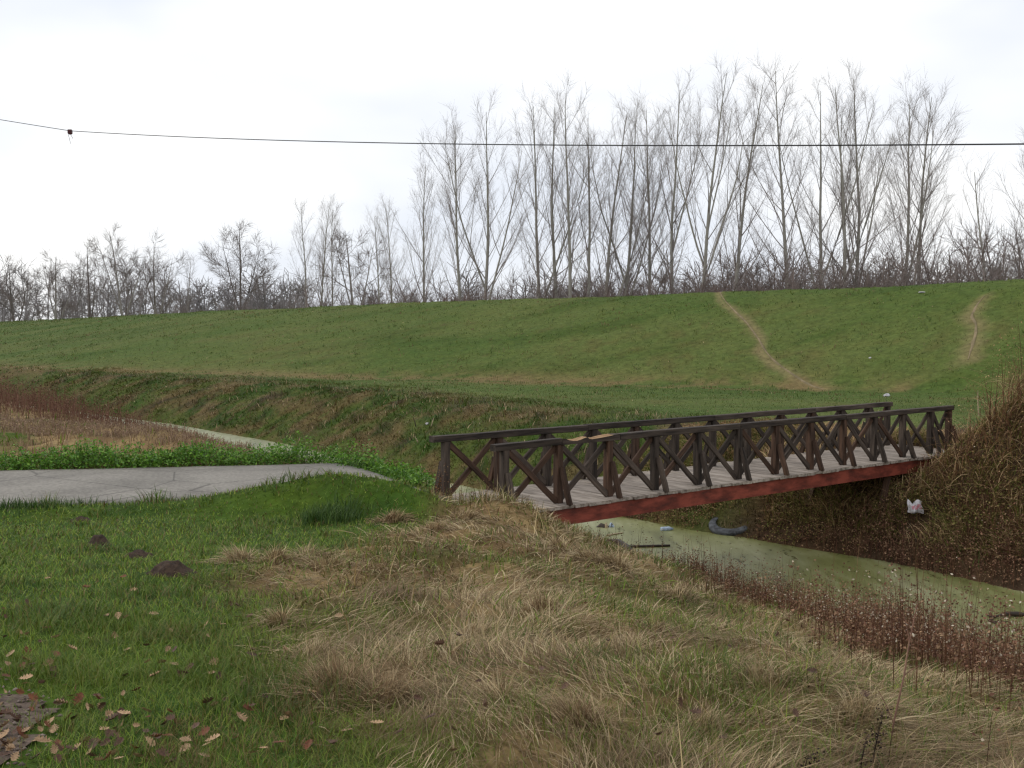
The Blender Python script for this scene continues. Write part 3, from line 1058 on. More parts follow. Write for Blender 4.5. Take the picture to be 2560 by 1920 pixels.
POP = dict(nb=26, f0=0.25, reach=0.37, incl=27, incl2=24, up1=0.06, up2=0.10, wob=0.032, twigs=7, twig_len=1.05, twig_r=0.006, twig_up=0.13, sub=1.25)
PG = 'tall bare poplars behind the levee'
TREES = [
    ('poplar_tree', 'bare poplar at the low end of the tall row, narrow open crown', 1056, 1062, 385, 24, 1, dict(POP)),
    ('poplar_tree', 'bare poplar with steep limbs beside a denser twin-stemmed poplar', 1155, 1135, 282, 25, 2, dict(POP)),
    ('poplar_tree', 'dense bare poplar with many upright stems above brushwood', 1210, 1206, 252, 25, 3, dict(POP, forks=3, fork_f=0.2, nb=27)),
    ('poplar_tree', 'bare poplar leaning gently over with one low forked limb', 1351, 1318, 235, 25, 4, dict(POP, forks=2, fork_f=0.22)),
    ('poplar_tree', 'slender bare poplar trunk leaning just beside the straightest poplar', 1405, 1372, 238, 25, 5, dict(POP, nb=16)),
    ('poplar_tree', 'straight bare poplar with the highest tip in mid row', 1431, 1425, 196, 26, 6, dict(POP, nb=20)),
    ('poplar_tree', 'slim bare poplar crowded against a two-stemmed neighbour', 1474, 1468, 262, 24, 7, dict(POP, nb=14)),
    ('poplar_tree', 'two-stemmed bare poplar curving outward from its base', 1500, 1508, 236, 25, 8, dict(POP, forks=2, fork_f=0.1)),
    ('poplar_tree', 'bare poplar with paired leaders over a short stout trunk', 1556, 1580, 240, 25, 9, dict(POP, forks=3, fork_f=0.22)),
    ('poplar_tree', 'crooked twiggy bare poplar with wide low side limbs', 1624, 1622, 245, 25, 10, dict(POP, incl=34, nb=30)),
    ('poplar_tree', 'bare poplar forking halfway up, next to the broad many-topped one', 1690, 1655, 192, 26, 11, dict(POP, forks=2, fork_f=0.42)),
    ('poplar_tree', 'broad many-topped bare poplar directly above the bare earth footpath', 1749, 1752, 148, 26, 12, dict(POP, forks=4, fork_f=0.28, nb=27)),
    ('poplar_tree', 'pale bare poplar curving up with a single clean stem', 1822, 1852, 163, 26, 13, dict(POP, nb=20)),
    ('poplar_tree', 'tallest bare poplar, straight trunk with wide fan of limbs', 1967, 1962, 125, 27, 14, dict(POP, nb=27, incl=33)),
    ('poplar_tree', 'bare poplar splitting low into a wide spread of arms', 2047, 2085, 178, 25, 15, dict(POP, forks=4, fork_f=0.12, nb=25, incl=33)),
    ('poplar_tree', 'pale slender bare poplar right beside the low-splitting one', 2112, 2098, 172, 25, 16, dict(POP, nb=16)),
    ('poplar_tree', 'bare poplar with two long diverging limbs and green-grey bark', 2133, 2165, 160, 26, 17, dict(POP, forks=3, fork_f=0.2)),
    ('poplar_tree', 'bare poplar with full rounded top at the end of the tall row', 2244, 2310, 194, 25, 18, dict(POP, nb=31, forks=2, fork_f=0.3)),
    ('poplar_tree', 'strongly leaning bare poplar, outermost of the tall row', 2285, 2400, 207, 25, 19, dict(POP, nb=27, incl=33)),
    ('poplar_tree', 'young thin bare poplar standing among low scrub', 2484, 2502, 392, 16, 20, dict(POP, nb=14, twigs=3)),
    ('poplar_tree', 'bare poplar at the very edge of the view', 2590, 2562, 318, 19, 21, dict(POP, nb=20)),
    ('poplar_tree', 'short bare poplar with a reddish stem, before the row grows tall', 949, 938, 518, 22, 22, dict(POP, nb=20)),
    ('poplar_tree', 'short bare poplar with a narrow brush-like crown', 982, 988, 486, 23, 23, dict(POP, nb=23)),
    ('poplar_tree', 'small distant bare poplar, first of a close trio', 768, 762, 497, 24, 24, dict(POP, nb=20)),
    ('poplar_tree', 'small distant bare poplar in the middle of a close trio', 795, 800, 492, 24, 25, dict(POP, nb=23)),
    ('poplar_tree', 'small distant bare poplar, last of a close trio', 827, 836, 505, 24, 26, dict(POP, nb=20)),
]
for nm, lab, px, tx, ty, H, sd, kw in TREES:
    plant_tree(nm, lab, px, tx, ty, H, sd, 'poplar' if px > 700 else 'grey', PG, **kw)

ROUND = dict(nb=16, f0=0.24, reach=0.46, incl=55, incl2=42, up1=0.05, wob=0.12, twigs=9, forks=3, fork_f=0.24, sub=1.5, twig_len=1.1, twig_r=0.014, r0=0.24)
GG = 'bare broadleaf trees at the far end of the levee'
OTHERS = [
    ('bare_tree', 'spreading bare tree standing alone in a gap of the tree line', 600, 590, 545, 19, 31, 'dark', dict(ROUND, up1=0.10, incl=46, nb=20)),
    ('bare_tree', 'thin pale bare tree beside the lone spreading tree', 465, 472, 634, 15, 32, 'grey', dict(POP, nb=14)),
    ('bare_tree', 'tall pale bare tree with full crown, largest of its clump', 306, 318, 562, 19, 33, 'grey', dict(ROUND, nb=18)),
    ('bare_tree', 'pale forked bare tree leaning beside the largest of the clump', 396, 372, 590, 18, 34, 'grey', dict(ROUND, incl=48)),
    ('bare_tree', 'bare tree with two stout dark upright forks', 222, 232, 590, 18, 35, 'dark', dict(ROUND, forks=2, nb=13, reach=0.36)),
    ('bare_tree', 'round-crowned bare tree next to the two-forked one', 132, 128, 628, 15, 36, 'grey', dict(ROUND)),
    ('bare_tree', 'gnarled dark bare tree at the dim edge of the wood', 40, 24, 640, 15, 37, 'dark', dict(ROUND, wob=0.2, nb=14)),
    ('bare_tree', 'low bushy bare tree between the trio and the row', 890, 880, 560, 17, 38, 'grey', dict(ROUND, twig_r=0.015)),
]
for nm, lab, px, tx, ty, H, sd, bk, kw in OTHERS:
    plant_tree(nm, lab, px, tx, ty, H, sd, bk, GG, **kw)

# low bare scrub and small trees along the foot of the row
def scrub(seed, H, stems, spread, bark, dense=1.25, twig_r=0.0095):
    r = random.Random(seed)
    T = Tubes()
    for k in range(stems):
        az = r.uniform(0, 6.28)
        d = vnorm((math.cos(az) * spread, math.sin(az) * spread, 1))
        L = H * r.uniform(0.6, 1.02)
        b0 = limb((r.gauss(0, 0.4), r.gauss(0, 0.4), -0.4), d, L, 7, 0.05, 0.09, r)
        rad = L * 0.009
        T.add(b0, [rad * (1 - j / 7) + 0.012 for j in range(7)], 4)
        for j in range(int(9 * dense)):
            g = 0.2 + 0.78 * (j + r.random()) / (9 * dense)
            p, dd = sample(b0, g)
            d2 = side_dir(dd, math.radians(r.uniform(25, 60)), r.uniform(0, 6.28), r)
            L2 = (0.42 * (1 - g) + 0.12) * L
            b2 = limb(p, d2, L2, 5, 0.06, 0.14, r)
            T.add(b2, [max(rad * 0.4 * (1 - q / 5), twig_r) for q in range(5)], 3)
            for _ in range(int(8 * dense)):
                p3, d3 = sample(b2, r.uniform(0.15, 1))
                d3 = side_dir(d3, math.radians(r.uniform(20, 60)), r.uniform(0, 6.28), r)
                b3 = limb(p3, d3, r.uniform(0.5, 1.3) * H / 8, 3, 0.06, 0.12, r)
                T.add(b3, [twig_r, twig_r * 0.8, twig_r * 0.5], 3)
    return T.build('scrub', M['twig'], BARK[bark][1], 0.3, np.random.default_rng(seed))


SCRUB = [scrub(101, 7.5, 7, 0.45, 'grey'), scrub(102, 8.5, 5, 0.4, 'grey'), scrub(103, 6.5, 9, 0.5, 'dark'), scrub(104, 9.0, 3, 0.3, 'dark', 1.4), scrub(105, 7.0, 8, 0.4, 'grey')]
REDS = [scrub(111, 6.0, 14, 0.28, 'red', 0.9), scrub(112, 6.6, 13, 0.34, 'red', 0.9)]
r = random.Random(71)


def set_scrub(mesh, px, dist, sc, label, group, nm='bare_shrub'):
    X, _ = up_at(px, 720, dist)
    o = add(nm, mesh, loc=(X, dist, -0.5), label=label, cat='shrub', group=group)
    o.rotation_euler = (0, 0, r.uniform(0, 6.28))
    o.scale = (sc * r.uniform(0.9, 1.2), sc * r.uniform(0.9, 1.2), sc)
    return o


def crest_dist(px):
    Y = np.interp(px, [-150, 0, 500, 1000, 1280, 1770, 2200, 2560, 2800], [230, 171, 107, 86, 78, 67, 60, 54, 48])
    return Y


for px in list(range(430, 2680, 19)) + list(range(1000, 2350, 24)):
    q = px + r.uniform(-16, 16)
    d = crest_dist(q) + r.uniform(16, 46)
    hpx = np.interp(q, [400, 700, 1000, 1500, 1800, 2300, 2600], [80, 100, 135, 168, 192, 228, 265]) * r.uniform(0.68, 1.1)
    want = (hpx / F_PX) * d + EYE + 0.5
    m = r.choice(SCRUB)
    zone_ = [lab for lim, lab in ((640, 'leafless scrub around the lone spreading bare tree'), (880, 'leafless scrub below the close trio of small poplars'), (1110, 'leafless scrub where the poplar row starts to grow tall'),
                                 (1420, 'leafless scrub under the first tall poplars of the row'), (1720, 'leafless scrub under the crowded middle of the poplar row'), (2080, 'leafless scrub behind the reddish brushwood'),
                                 (2320, 'leafless scrub under the last leaning poplars'), (9999, 'leafless scrub and small trees past the last leaning poplar')) if q < lim][0]
    set_scrub(m, q, d, want / 7.6, zone_, zone_.replace('leafless ', ''))
for px in list(range(1150, 1560, 40)) + list(range(1560, 2080, 20)):
    q = px + r.uniform(-8, 8)
    d = crest_dist(q) + r.uniform(9, 18)
    set_scrub(r.choice(REDS), q, d, r.uniform(0.85, 1.05), 'dense reddish brushwood shrub in the thicket under the tall poplars', 'reddish brushwood under the poplars')

# the far wood that reads as one grey mass
fw = Tubes()
rf = random.Random(91)
for k in range(270):
    px = rf.uniform(-330, 760) if k < 190 else rf.uniform(900, 2700)
    d = crest_dist(px) + rf.uniform(60, 190)
    if px < 420:
        d = rf.uniform(215, 340)
    X, _ = up_at(px, 720, d)
    H = rf.uniform(11, 18) if px < 420 else rf.uniform(8.5, 12.5)
    base = (X, d, -1.0)
    b0 = limb(base, (rf.gauss(0, .06), 0, 1), H, 6, 0.03, 0.05, rf)
    fw.add(b0, [0.2 * (1 - j / 6) + 0.03 for j in range(6)], 4)
    for j in range(16):
        p, dd = sample(b0, rf.uniform(0.3, 0.97))
        d2 = side_dir(dd, math.radians(rf.uniform(30, 65)), rf.uniform(0, 6.28), rf)
        b2 = limb(p, d2, H * rf.uniform(0.16, 0.34), 3, 0.05, 0.12, rf)
        fw.add(b2, [0.06, 0.05, 0.03], 3)
        for _ in range(5):
            p3, d3 = sample(b2, rf.uniform(0.1, 1))
            d3 = side_dir(d3, math.radians(rf.uniform(20, 60)), rf.uniform(0, 6.28), rf)
            fw.add(limb(p3, d3, rf.uniform(0.9, 2.0), 2, 0.04, 0.1, rf), [0.05, 0.028], 3)
add('far_wood', fw.build('far_wood', M['twig'], lin(138, 132, 132), 0.2), kind='stuff', label='distant bare wood reading as a grey-brown mass beyond the levee')

# ------------------------------------------------------------------ overhead cable
M['cable'] = mat_noise('black_cable', (0.012, 0.012, 0.014), (0.03, 0.03, 0.032), 20, 0.5)
M['clamp'] = mat_noise('red_brown_clamp', tuple(lin(66, 34, 38)), tuple(lin(96, 52, 54)), 20, 0.6)
_ax, _az = up_at(175, 327, 31.0)
_bx, _bz = up_at(2560, 360, 14.0)
PA, PB = np.array([_ax, 31.0, _az]), np.array([_bx, 14.0, _bz + 0.155])
ks = np.linspace(0, 2.2, 70)
span = PA[None] + (PB - PA)[None] * ks[:, None]
span[:, 2] -= 0.62 * ks * (1.25 - ks) * np.where(ks < 1.25, 1, 0.6)
PL = np.array([up_at(-300, 238, 36.0)[0], 36.0, up_at(-300, 238, 36.0)[1]])
kl = np.linspace(0, 1, 18)[::-1]
left = PA[None] + (PL - PA)[None] * (kl[:, None] * 2.5)
left[:, 2] -= 0.5 * kl * (1 - kl)
line = np.vstack([left[:-1], span])
tb = Tubes()
tb.add([tuple(p) for p in (line - PA)], [0.011] * len(line), 6)
cable = add('overhead_cable', tb.build('overhead_cable', M['cable']), loc=tuple(PA), label='thin black overhead cable strung across the pale sky', cat='cable')
v = []
hw = [(0.05, 0.035), (0.055, 0.045), (0.055, 0.045), (0.04, 0.03)]
for (wx, wy), z in zip(hw, (0.035, 0.01, -0.07, -0.10)):
    v += [(-wx, -wy, z), (wx, -wy, z), (wx, wy, z), (-wx, wy, z)]
f = [(3, 2, 1, 0), (12, 13, 14, 15)] + [(i * 4 + j, i * 4 + (j + 1) % 4, i * 4 + 4 + (j + 1) % 4, i * 4 + 4 + j) for i in range(3) for j in range(4)]
add('clamp', make_mesh('clamp', v, faces=f, mats=[M['clamp']]), cable)
for k, (dx, L) in enumerate(((-0.05, 0.24), (0.02, 0.1))):
    tb = Tubes()
    tb.add([(dx * 0.4, 0, -0.09), (dx, 0.01, -0.12), (dx + 0.03, 0.01, -0.12 - L * 0.5), (dx + 0.05, 0.02, -0.12 - L)], [0.006, 0.006, 0.006, 0.005], 4)
    add('loose_wire', tb.build('loose_wire', M['cable']), cable)

# ------------------------------------------------------------------ litter and driftwood
def lump(name, seed, sx, sy, sz, rough, mats, sub=2, flat=True, mi_fn=None):
    import bmesh
    bm = bmesh.new()
    bmesh.ops.create_icosphere(bm, subdivisions=sub, radius=1)
    r = random.Random(seed)
    for v in bm.verts:
        k = 1 + r.uniform(-rough, rough)
        v.co = (v.co.x * sx * k, v.co.y * sy * k, max(v.co.z, -0.35 if flat else -1) * sz * (1 + r.uniform(-rough, rough)))
    me = bpy.data.meshes.new(name)
    bm.to_mesh(me)
    bm.free()
    for m in mats:
        me.materials.append(m)
    if mi_fn:
        for p in me.polygons:
            p.material_index = mi_fn(p.center, r)
    return me


M['white_plastic'] = mat_noise('white_plastic', tuple(lin(168, 164, 166)), tuple(lin(206, 202, 204)), 14, 0.45)
M['pink_print'] = mat_noise('pink_printed_plastic', tuple(lin(170, 100, 110)), tuple(lin(190, 140, 148)), 16, 0.45)
M['blue_plastic'] = mat_noise('pale_blue_plastic', tuple(lin(128, 146, 166)), tuple(lin(176, 190, 206)), 20, 0.3, spec=0.5)
M['rubber'] = mat_noise('dusty_rubber', tuple(lin(46, 47, 49)), tuple(lin(88, 91, 95)), 12, 0.8, bump=0.004)
M['wet_wood'] = mat_noise('wet_dark_wood', tuple(lin(40, 33, 28)), tuple(lin(70, 58, 48)), 9, 0.55, 7, (0.5, 3, 3), bump=0.006)
M['pale_wood'] = mat_noise('pale_driftwood', tuple(lin(150, 130, 104)), tuple(lin(196, 178, 150)), 9, 0.85, 7, (0.5, 3, 3))
M['soil'] = mat_noise('dug_soil', tuple(lin(44, 34, 28)), tuple(lin(78, 62, 50)), 22, 0.95, 9, bump=0.02)

# tyre half sunk at the far water edge
def tyre_mesh():
    prof = [(-0.10, 0.235), (-0.105, 0.27), (-0.095, 0.31), (-0.07, 0.335), (-0.035, 0.345), (0.035, 0.345), (0.07, 0.335), (0.095, 0.31), (0.105, 0.27), (0.10, 0.235),
            (0.085, 0.245), (0.08, 0.30), (0, 0.318), (-0.08, 0.30), (-0.085, 0.245)]
    nseg = 40
    v, f = [], []
    for i in range(nseg):
        a = i / nseg * 2 * math.pi
        for (w, rr) in prof:
            q = rr + (0.003 if (i % 2 and rr > 0.33) else 0)
            v.append((q * math.cos(a), q * math.sin(a), w))
    k = len(prof)
    for i in range(nseg):
        for j in range(k):
            f.append((i * k + j, ((i + 1) % nseg) * k + j, ((i + 1) % nseg) * k + (j + 1) % k, i * k + (j + 1) % k))
    return make_mesh('tyre', v, faces=f, smooth=True, mats=[M['rubber']])


p = at(1834, 1326, -1.74)
TYRE = (p[0], p[1] + 0.15)
o = add('tyre', tyre_mesh(), loc=(p[0], p[1] + 0.15, -1.63), label='old grey rubber tyre half sunk at the weedy water edge', cat='tyre')
o.scale = (1.5, 1.5, 0.72)
o.rotation_euler = (math.radians(14), math.radians(-11), 0.1)

# plastic bag caught in the weeds
def bag_mesh():
    n = 12
    v, f = [], []
    r = random.Random(6)
    for side in (1, -1):
        for i in range(n + 1):
            for j in range(n + 1):
                x, z = i / n - 0.5, j / n
                puff = 0.10 * (1 - (2 * x) ** 2) * (1 - (2 * z - 1) ** 2) ** 0.7
                notch = 0.10 * math.exp(-((x + 0.14) / 0.12) ** 2) * (z > 0.55)
                edge = i in (0, n) or j in (0, n)
                y = side * (0 if edge else puff + 0.03) + 0.04 * math.sin(9 * x + 4 * z) + (0 if edge else r.gauss(0, 0.012))
                v.append((x * 0.62 + 0.03 * math.sin(7 * z), y, z * 0.5 - notch * (z - 0.55) * 3 + 0.03 * math.sin(8 * x)))
    k = (n + 1) ** 2
    mi = []
    for s_ in (0, 1):
        for i in range(n):
            for j in range(n):
                a = s_ * k + i * (n + 1) + j
                q = (a, a + n + 1, a + n + 2, a + 1)
                f.append(q if s_ == 0 else q[::-1])
                mi.append(1 if (2 <= i <= 9 and 3 <= j <= 6 and (i * 3 + j * 5) % 4 != 0) else 0)
    me = make_mesh('plastic_bag', v, faces=f, smooth=True, mats=[M['white_plastic'], M['pink_print']])
    me.polygons.foreach_set('material_index', mi)
    return me


pb = on_bank(2288, 1302)
o = add('plastic_bag', bag_mesh(), loc=(pb[0], pb[1], float(height(pb[0], pb[1])) + 0.22), label='crumpled white and pink plastic bag caught in bank weeds', cat='bag')
o.scale = (0.52, 0.52, 0.52)
o.rotation_euler = (math.radians(-18), math.radians(5), 0.15)

# bottle
def bottle_mesh():
    prof = [(0, 0), (0.034, 0), (0.038, 0.012), (0.036, 0.06), (0.039, 0.09), (0.036, 0.12), (0.038, 0.17), (0.03, 0.205), (0.016, 0.235), (0.0135, 0.262), (0, 0.264)]
    n = 14
    v = [(rr * math.cos(i / n * 6.2832), rr * math.sin(i / n * 6.2832), z) for rr, z in prof for i in range(n)]
    f = [(j * n + i, j * n + (i + 1) % n, (j + 1) * n + (i + 1) % n, (j + 1) * n + i) for j in range(len(prof) - 1) for i in range(n)]
    return make_mesh('bottle', v, faces=f, smooth=True, mats=[M['blue_plastic']])


p = at(1652, 1326, WATER_Z)
o = add('plastic_bottle', bottle_mesh(), loc=(p[0], p[1], WATER_Z + 0.02), label='pale blue plastic bottle floating by the far water edge', cat='bottle')
o.rotation_euler = (math.radians(88), 0, math.radians(100))
o.scale = (1.5, 1.5, 1.1)


def drift(name, label, pts, rad, mat, cat='driftwood', sides=6, group=None):
    base = np.array(pts[0])
    tb = Tubes()
    tb.add([tuple(np.array(q) - base) for q in pts], rad, sides)
    return add(name, tb.build(name, mat), loc=tuple(base), label=label, cat=cat, group=group)


def wpt(px, py, dz=0.0):
    q = at(px, py, WATER_Z)
    return (q[0], q[1], WATER_Z + dz)


o = drift('driftwood_log', 'short dark log tilted out of the duckweed beside the near weeds', [wpt(1520, 1362, 0.10), wpt(1545, 1366, 0.10), wpt(1568, 1374, 0.02), wpt(1585, 1384, -0.06)], [0.02, 0.06, 0.085, 0.07], M['wet_wood'])
drift('driftwood_stick', 'straight dark stick afloat, tip showing beyond the near weeds', [wpt(1570, 1369, 0.02), wpt(1615, 1368, 0.02), wpt(1675, 1366, 0.02)], [0.03, 0.03, 0.025], M['wet_wood'])
drift('driftwood_stick', 'thin tan stick afloat below the litter clump', [wpt(1516, 1339, 0.01), wpt(1540, 1336, 0.015), wpt(1558, 1333, 0.01)], [0.012, 0.016, 0.01], M['pale_wood'])
drift('driftwood_stick', 'thin grey stick afloat just in front of the red beam', [wpt(1412, 1329, 0.01), wpt(1424, 1327, 0.015), wpt(1436, 1325, 0.01)], [0.01, 0.014, 0.01], M['wet_wood'])
o = drift('driftwood_branch', 'dark crooked branch floating on open duckweed', [wpt(2464, 1539, 0.02), wpt(2482, 1546, 0.02), wpt(2500, 1545, 0.04), wpt(2516, 1542, 0.05), wpt(2545, 1541, 0.04), wpt(2562, 1540, 0.02)],
          [0.008, 0.022, 0.02, 0.035, 0.04, 0.03], M['wet_wood'])
base = np.array(o.location)
for pts, rd in (([wpt(2482, 1546, 0.02), wpt(2476, 1554, 0.02), wpt(2490, 1560, 0.0)], [0.02, 0.03, 0.012]), ([wpt(2476, 1554, 0.01), wpt(2500, 1558, 0.01), wpt(2522, 1553, 0.0)], [0.012, 0.014, 0.008])):
    tb = Tubes()
    tb.add([tuple(np.array(q) - base) for q in pts], rd, 5)
    add('side_twig', tb.build('side_twig', M['wet_wood']), o)

def put_lump(name, label, px, py, sx, sy, sz, mats, seed, z=None, cat='litter', rough=0.25, fn=None, on_far=False, rz=0.0):
    if on_far:
        X, Y = on_slope(px, py)
        zz = float(height(X, Y)) + sz * 0.35
    else:
        zz = WATER_Z if z is None else z
        X, Y = at(px, py, zz)
        zz += 0.0
    o = add(name, lump(name, seed, sx, sy, sz, rough, mats, 2, True, fn), loc=(X, Y, zz), label=label, cat=cat)
    o.rotation_euler = (0, 0, rz)
    return o


put_lump('drift_clump', 'dark clump of sodden rubbish floating on the duckweed', 1508, 1317, 0.13, 0.10, 0.08, [M['wet_wood']], 1, rough=0.4)
put_lump('carton_scrap', 'tan carton scrap on the floating rubbish clump', 1516, 1319, 0.035, 0.05, 0.12, [M['pale_wood']], 2, rough=0.3)
put_lump('plastic_scrap', 'grey-white crushed plastic at the end of the floating clump', 1529, 1317, 0.06, 0.06, 0.08, [M['blue_plastic'], M['wet_wood']], 3, rough=0.35, fn=lambda c, r: int(r.random() < 0.3))
put_lump('paper_scrap', 'crumpled white plastic lying on the grass beyond the bridge rail', 2217, 989, 0.13, 0.09, 0.08, [M['white_plastic']], 4, on_far=True, rough=0.35)
put_lump('paper_scrap', 'small round white scrap on the far bank beside a dead stalk', 1068, 1063, 0.07, 0.06, 0.05, [M['white_plastic']], 5, on_far=True, rough=0.2)
put_lump('paper_scrap', 'flat pale scrap high on the levee slope', 2305, 731, 0.22, 0.08, 0.04, [M['white_plastic']], 6, on_far=True, rough=0.3)
put_lump('paper_scrap', 'tiny white scrap on the levee between the two footpaths', 2175, 896, 0.06, 0.05, 0.05, [M['white_plastic']], 7, on_far=True, rough=0.3)

fb_t = RNG.uniform(-9, 6, 420)
fb_w = s_far(fb_t) - s_near(fb_t)
fb_e = RNG.beta(0.5, 0.5, 420)
fb_x, fb_y = xy(s_near(fb_t) + 0.1 + fb_e * (fb_w - 0.2), fb_t)
fb_n = len(fb_x)
fb_a = RNG.uniform(0, 6.28, fb_n)
fb_l, fb_b = RNG.uniform(0.015, 0.06, fb_n), RNG.uniform(0.006, 0.02, fb_n)
fb_c = np.c_[fb_x, fb_y, np.full(fb_n, WATER_Z + 0.006)]
fb_u, fb_v = np.c_[np.cos(fb_a), np.sin(fb_a), RNG.normal(0, .1, fb_n)] * fb_l[:, None], np.c_[-np.sin(fb_a), np.cos(fb_a), RNG.normal(0, .1, fb_n)] * fb_b[:, None]
fb_verts = np.stack([fb_c - fb_u, fb_c + fb_v, fb_c + fb_u, fb_c - fb_v], 1).reshape(-1, 3)
fb_cols = np.repeat(np.array([lin(60, 50, 34), lin(84, 66, 44), lin(44, 40, 28), lin(120, 100, 70)])[RNG.integers(0, 4, fb_n)], 4, axis=0)
add('floating_debris', make_mesh('floating_debris', fb_verts, quads=np.arange(fb_n * 4).reshape(-1, 4), cols=fb_cols, mats=[M['weed']]), kind='stuff', label='small dead leaves and bits floating on the duckweed')

# pale dead stalks poking out of the far bank
for k, (x0, y0, x1, y1, lab) in enumerate([
        (1040, 1062, 1033, 1036, 'short dark dead stalk standing on the far bank'),
        (1078, 1068, 1085, 1044, 'pale leaning dead stalk beside the white scrap'),
        (872, 1132, 882, 1113, 'bent pale dead stalk rising behind the green herbs'),
        (1045, 1108, 1037, 1092, 'pale dead stalk low on the far bank, left of the railing'),
        (2318, 1022, 2312, 958, 'bleached dead branch standing up in the bramble thicket')]):
    if k < 4:
        X, Y = on_slope(x0, y0)
        z0 = float(height(X, Y)) - 0.03
    else:
        X, Y = 8.6, 22.2
        X = (2450 - 1280) / F_PX * 22.4
        Y = 22.4
        z0 = 0.9
    s_ = Y / F_PX
    ex, ez = (x1 - x0) * s_, (y0 - y1) * s_
    drift('dead_stalk', lab, [(X, Y, z0), (X + ex * .4, Y, z0 + ez * .5), (X + ex, Y - .05, z0 + ez)], [0.022, 0.018, 0.01] if k < 4 else [0.014, 0.012, 0.006],
          M['pale_wood'] if k else M['wet_wood'], 'stalk', 5)

# molehills
for k, (px, py, w, h, lab) in enumerate([
        (425, 1434, 0.20, 0.10, 'largest dark soil molehill, nearest the dry grass'),
        (245, 1362, 0.14, 0.10, 'rounded dark molehill in the green verge between two others'),
        (345, 1392, 0.17, 0.05, 'low scattered molehill beside the largest one'),
        (200, 1302, 0.18, 0.045, 'faint flat molehill nearest the concrete path')]):
    zz = 0.5
    for _ in range(6):
        X, Y = at(px, py, zz)
        zz = float(height(X, Y))
    gx_, gy_ = np.meshgrid(np.linspace(-1.25, 1.25, 34), np.linspace(-1.25, 1.25, 30))
    w *= 1.35
    rr_m = np.hypot(gx_, gy_)
    crumb = fbm(gx_ * w * 1.2 + k * 7, gy_ * w, 0.05, 400 + k, 4)
    prof_m = np.exp(-(rr_m / (0.62 + 0.35 * fbm(gx_ + k, gy_, 0.6, 410 + k, 3))) ** 2.4)
    zz_m = h * 1.25 * prof_m + crumb * 0.075 * np.clip(prof_m * 2.5, 0, 1) - 0.03 * (1 - prof_m) - h * 0.3
    vm = np.c_[(gx_ * w).ravel(), (gy_ * w * 0.85).ravel(), zz_m.ravel()]
    im = (np.arange(29)[:, None] * 34 + np.arange(33)[None, :]).ravel()
    me = make_mesh('molehill', vm, quads=np.c_[im, im + 1, im + 35, im + 34], mats=[M['soil']])
    add('molehill', me, loc=(X, Y, zz + h * 0.3), label=lab, cat='molehill', group='molehills in the verge')

# ------------------------------------------------------------------ grass and weeds
def ribbons(root, az, L, W, bend, droop, seg, col, rng, curl=0.0):
    """tapering blades: (n,3) roots, heading, length, width, how far they lean, how much they droop"""
    n = len(root)
    fr = np.linspace(0, 1, seg + 1)
    ux, uy = np.cos(az), np.sin(az)
    px, py = -uy, ux
    hor = L[:, None] * bend[:, None] * fr[None] ** 1.5
    ver = L[:, None] * np.sqrt(np.clip(1 - bend ** 2, 0.03, 1))[:, None] * fr[None] - (L * droop)[:, None] * fr[None] ** 2.4
    sidew = (L * curl * rng.normal(0, 1, n))[:, None] * fr[None] ** 2
    cx = root[:, 0:1] + ux[:, None] * hor + px[:, None] * sidew
    cy = root[:, 1:2] + uy[:, None] * hor + py[:, None] * sidew
    cz = root[:, 2:3] + ver
    wv = W[:, None] * (1 - fr[None] ** 1.6) * 0.5
    tw = rng.uniform(-0.5, 0.5, n)[:, None]
    lx, ly, lz = px[:, None] * wv, py[:, None] * wv, tw * wv
    A = np.stack([cx - lx, cy - ly, cz - lz], -1)[:, :-1]
    B = np.stack([cx + lx, cy + ly, cz + lz], -1)[:, :-1]
    tip = np.stack([cx, cy, cz], -1)[:, -1:]
    per = 2 * seg + 1
    V = np.concatenate([A, B, tip], 1).reshape(-1, 3)
    o = np.arange(n) * per
    Q = []
    for k in range(seg - 1):
        Q.append(np.stack([o + k, o + seg + k, o + seg + k + 1, o + k + 1], -1))
    T = np.stack([o + seg - 1, o + 2 * seg - 1, o + 2 * seg], -1)
    C = np.repeat(col, per, axis=0)
    return V, (np.concatenate(Q) if Q else np.zeros((0, 4), int)), T, C


def leaf_quads(cen, size, rng, col, flat=0.3, aspect=0.6):
    """small diamond leaves, folded along the middle"""
    n = len(cen)
    d = rng.normal(0, 1, (n, 3))
    d[:, 2] *= (1 - flat)
    d /= np.linalg.norm(d, axis=1, keepdims=True)
    e = rng.normal(0, 1, (n, 3))
    e[:, 2] *= (1 - flat)
    e -= d * (d * e).sum(1, keepdims=True)
    e /= np.linalg.norm(e, axis=1, keepdims=True) + 1e-9
    nn = np.cross(d, e)
    s = size[:, None]
    V = np.stack([cen - d * s * 0.5, cen + e * s * aspect * 0.5 + nn * s * 0.08, cen + d * s * 0.5, cen - e * s * aspect * 0.5 + nn * s * 0.08], 1).reshape(-1, 3)
    o = np.arange(n) * 4
    T = np.concatenate([np.stack([o, o + 1, o + 2], -1), np.stack([o, o + 2, o + 3], -1)])
    return V, np.zeros((0, 4), int), T, np.repeat(col, 4, axis=0)


class Bag:
    def __init__(self):
        self.V, self.Q, self.T, self.C, self.n = [], [], [], [], 0

    def put(self, part):
        V, Q, T, C = part
        self.V.append(V)
        self.Q.append(Q + self.n)
        self.T.append(T + self.n)
        self.C.append(C)
        self.n += len(V)

    def obj(self, name, mat, label, kind='stuff', **kw):
        me = make_mesh(name, np.vstack(self.V), quads=np.vstack(self.Q), tris=np.vstack(self.T), cols=np.vstack(self.C), mats=[mat])
        return add(name, me, kind=kind, label=label, **kw)


VEG = np.array([0.76, 0.74, 0.66])        # blades and leaves are darker than the sunlit look of turf


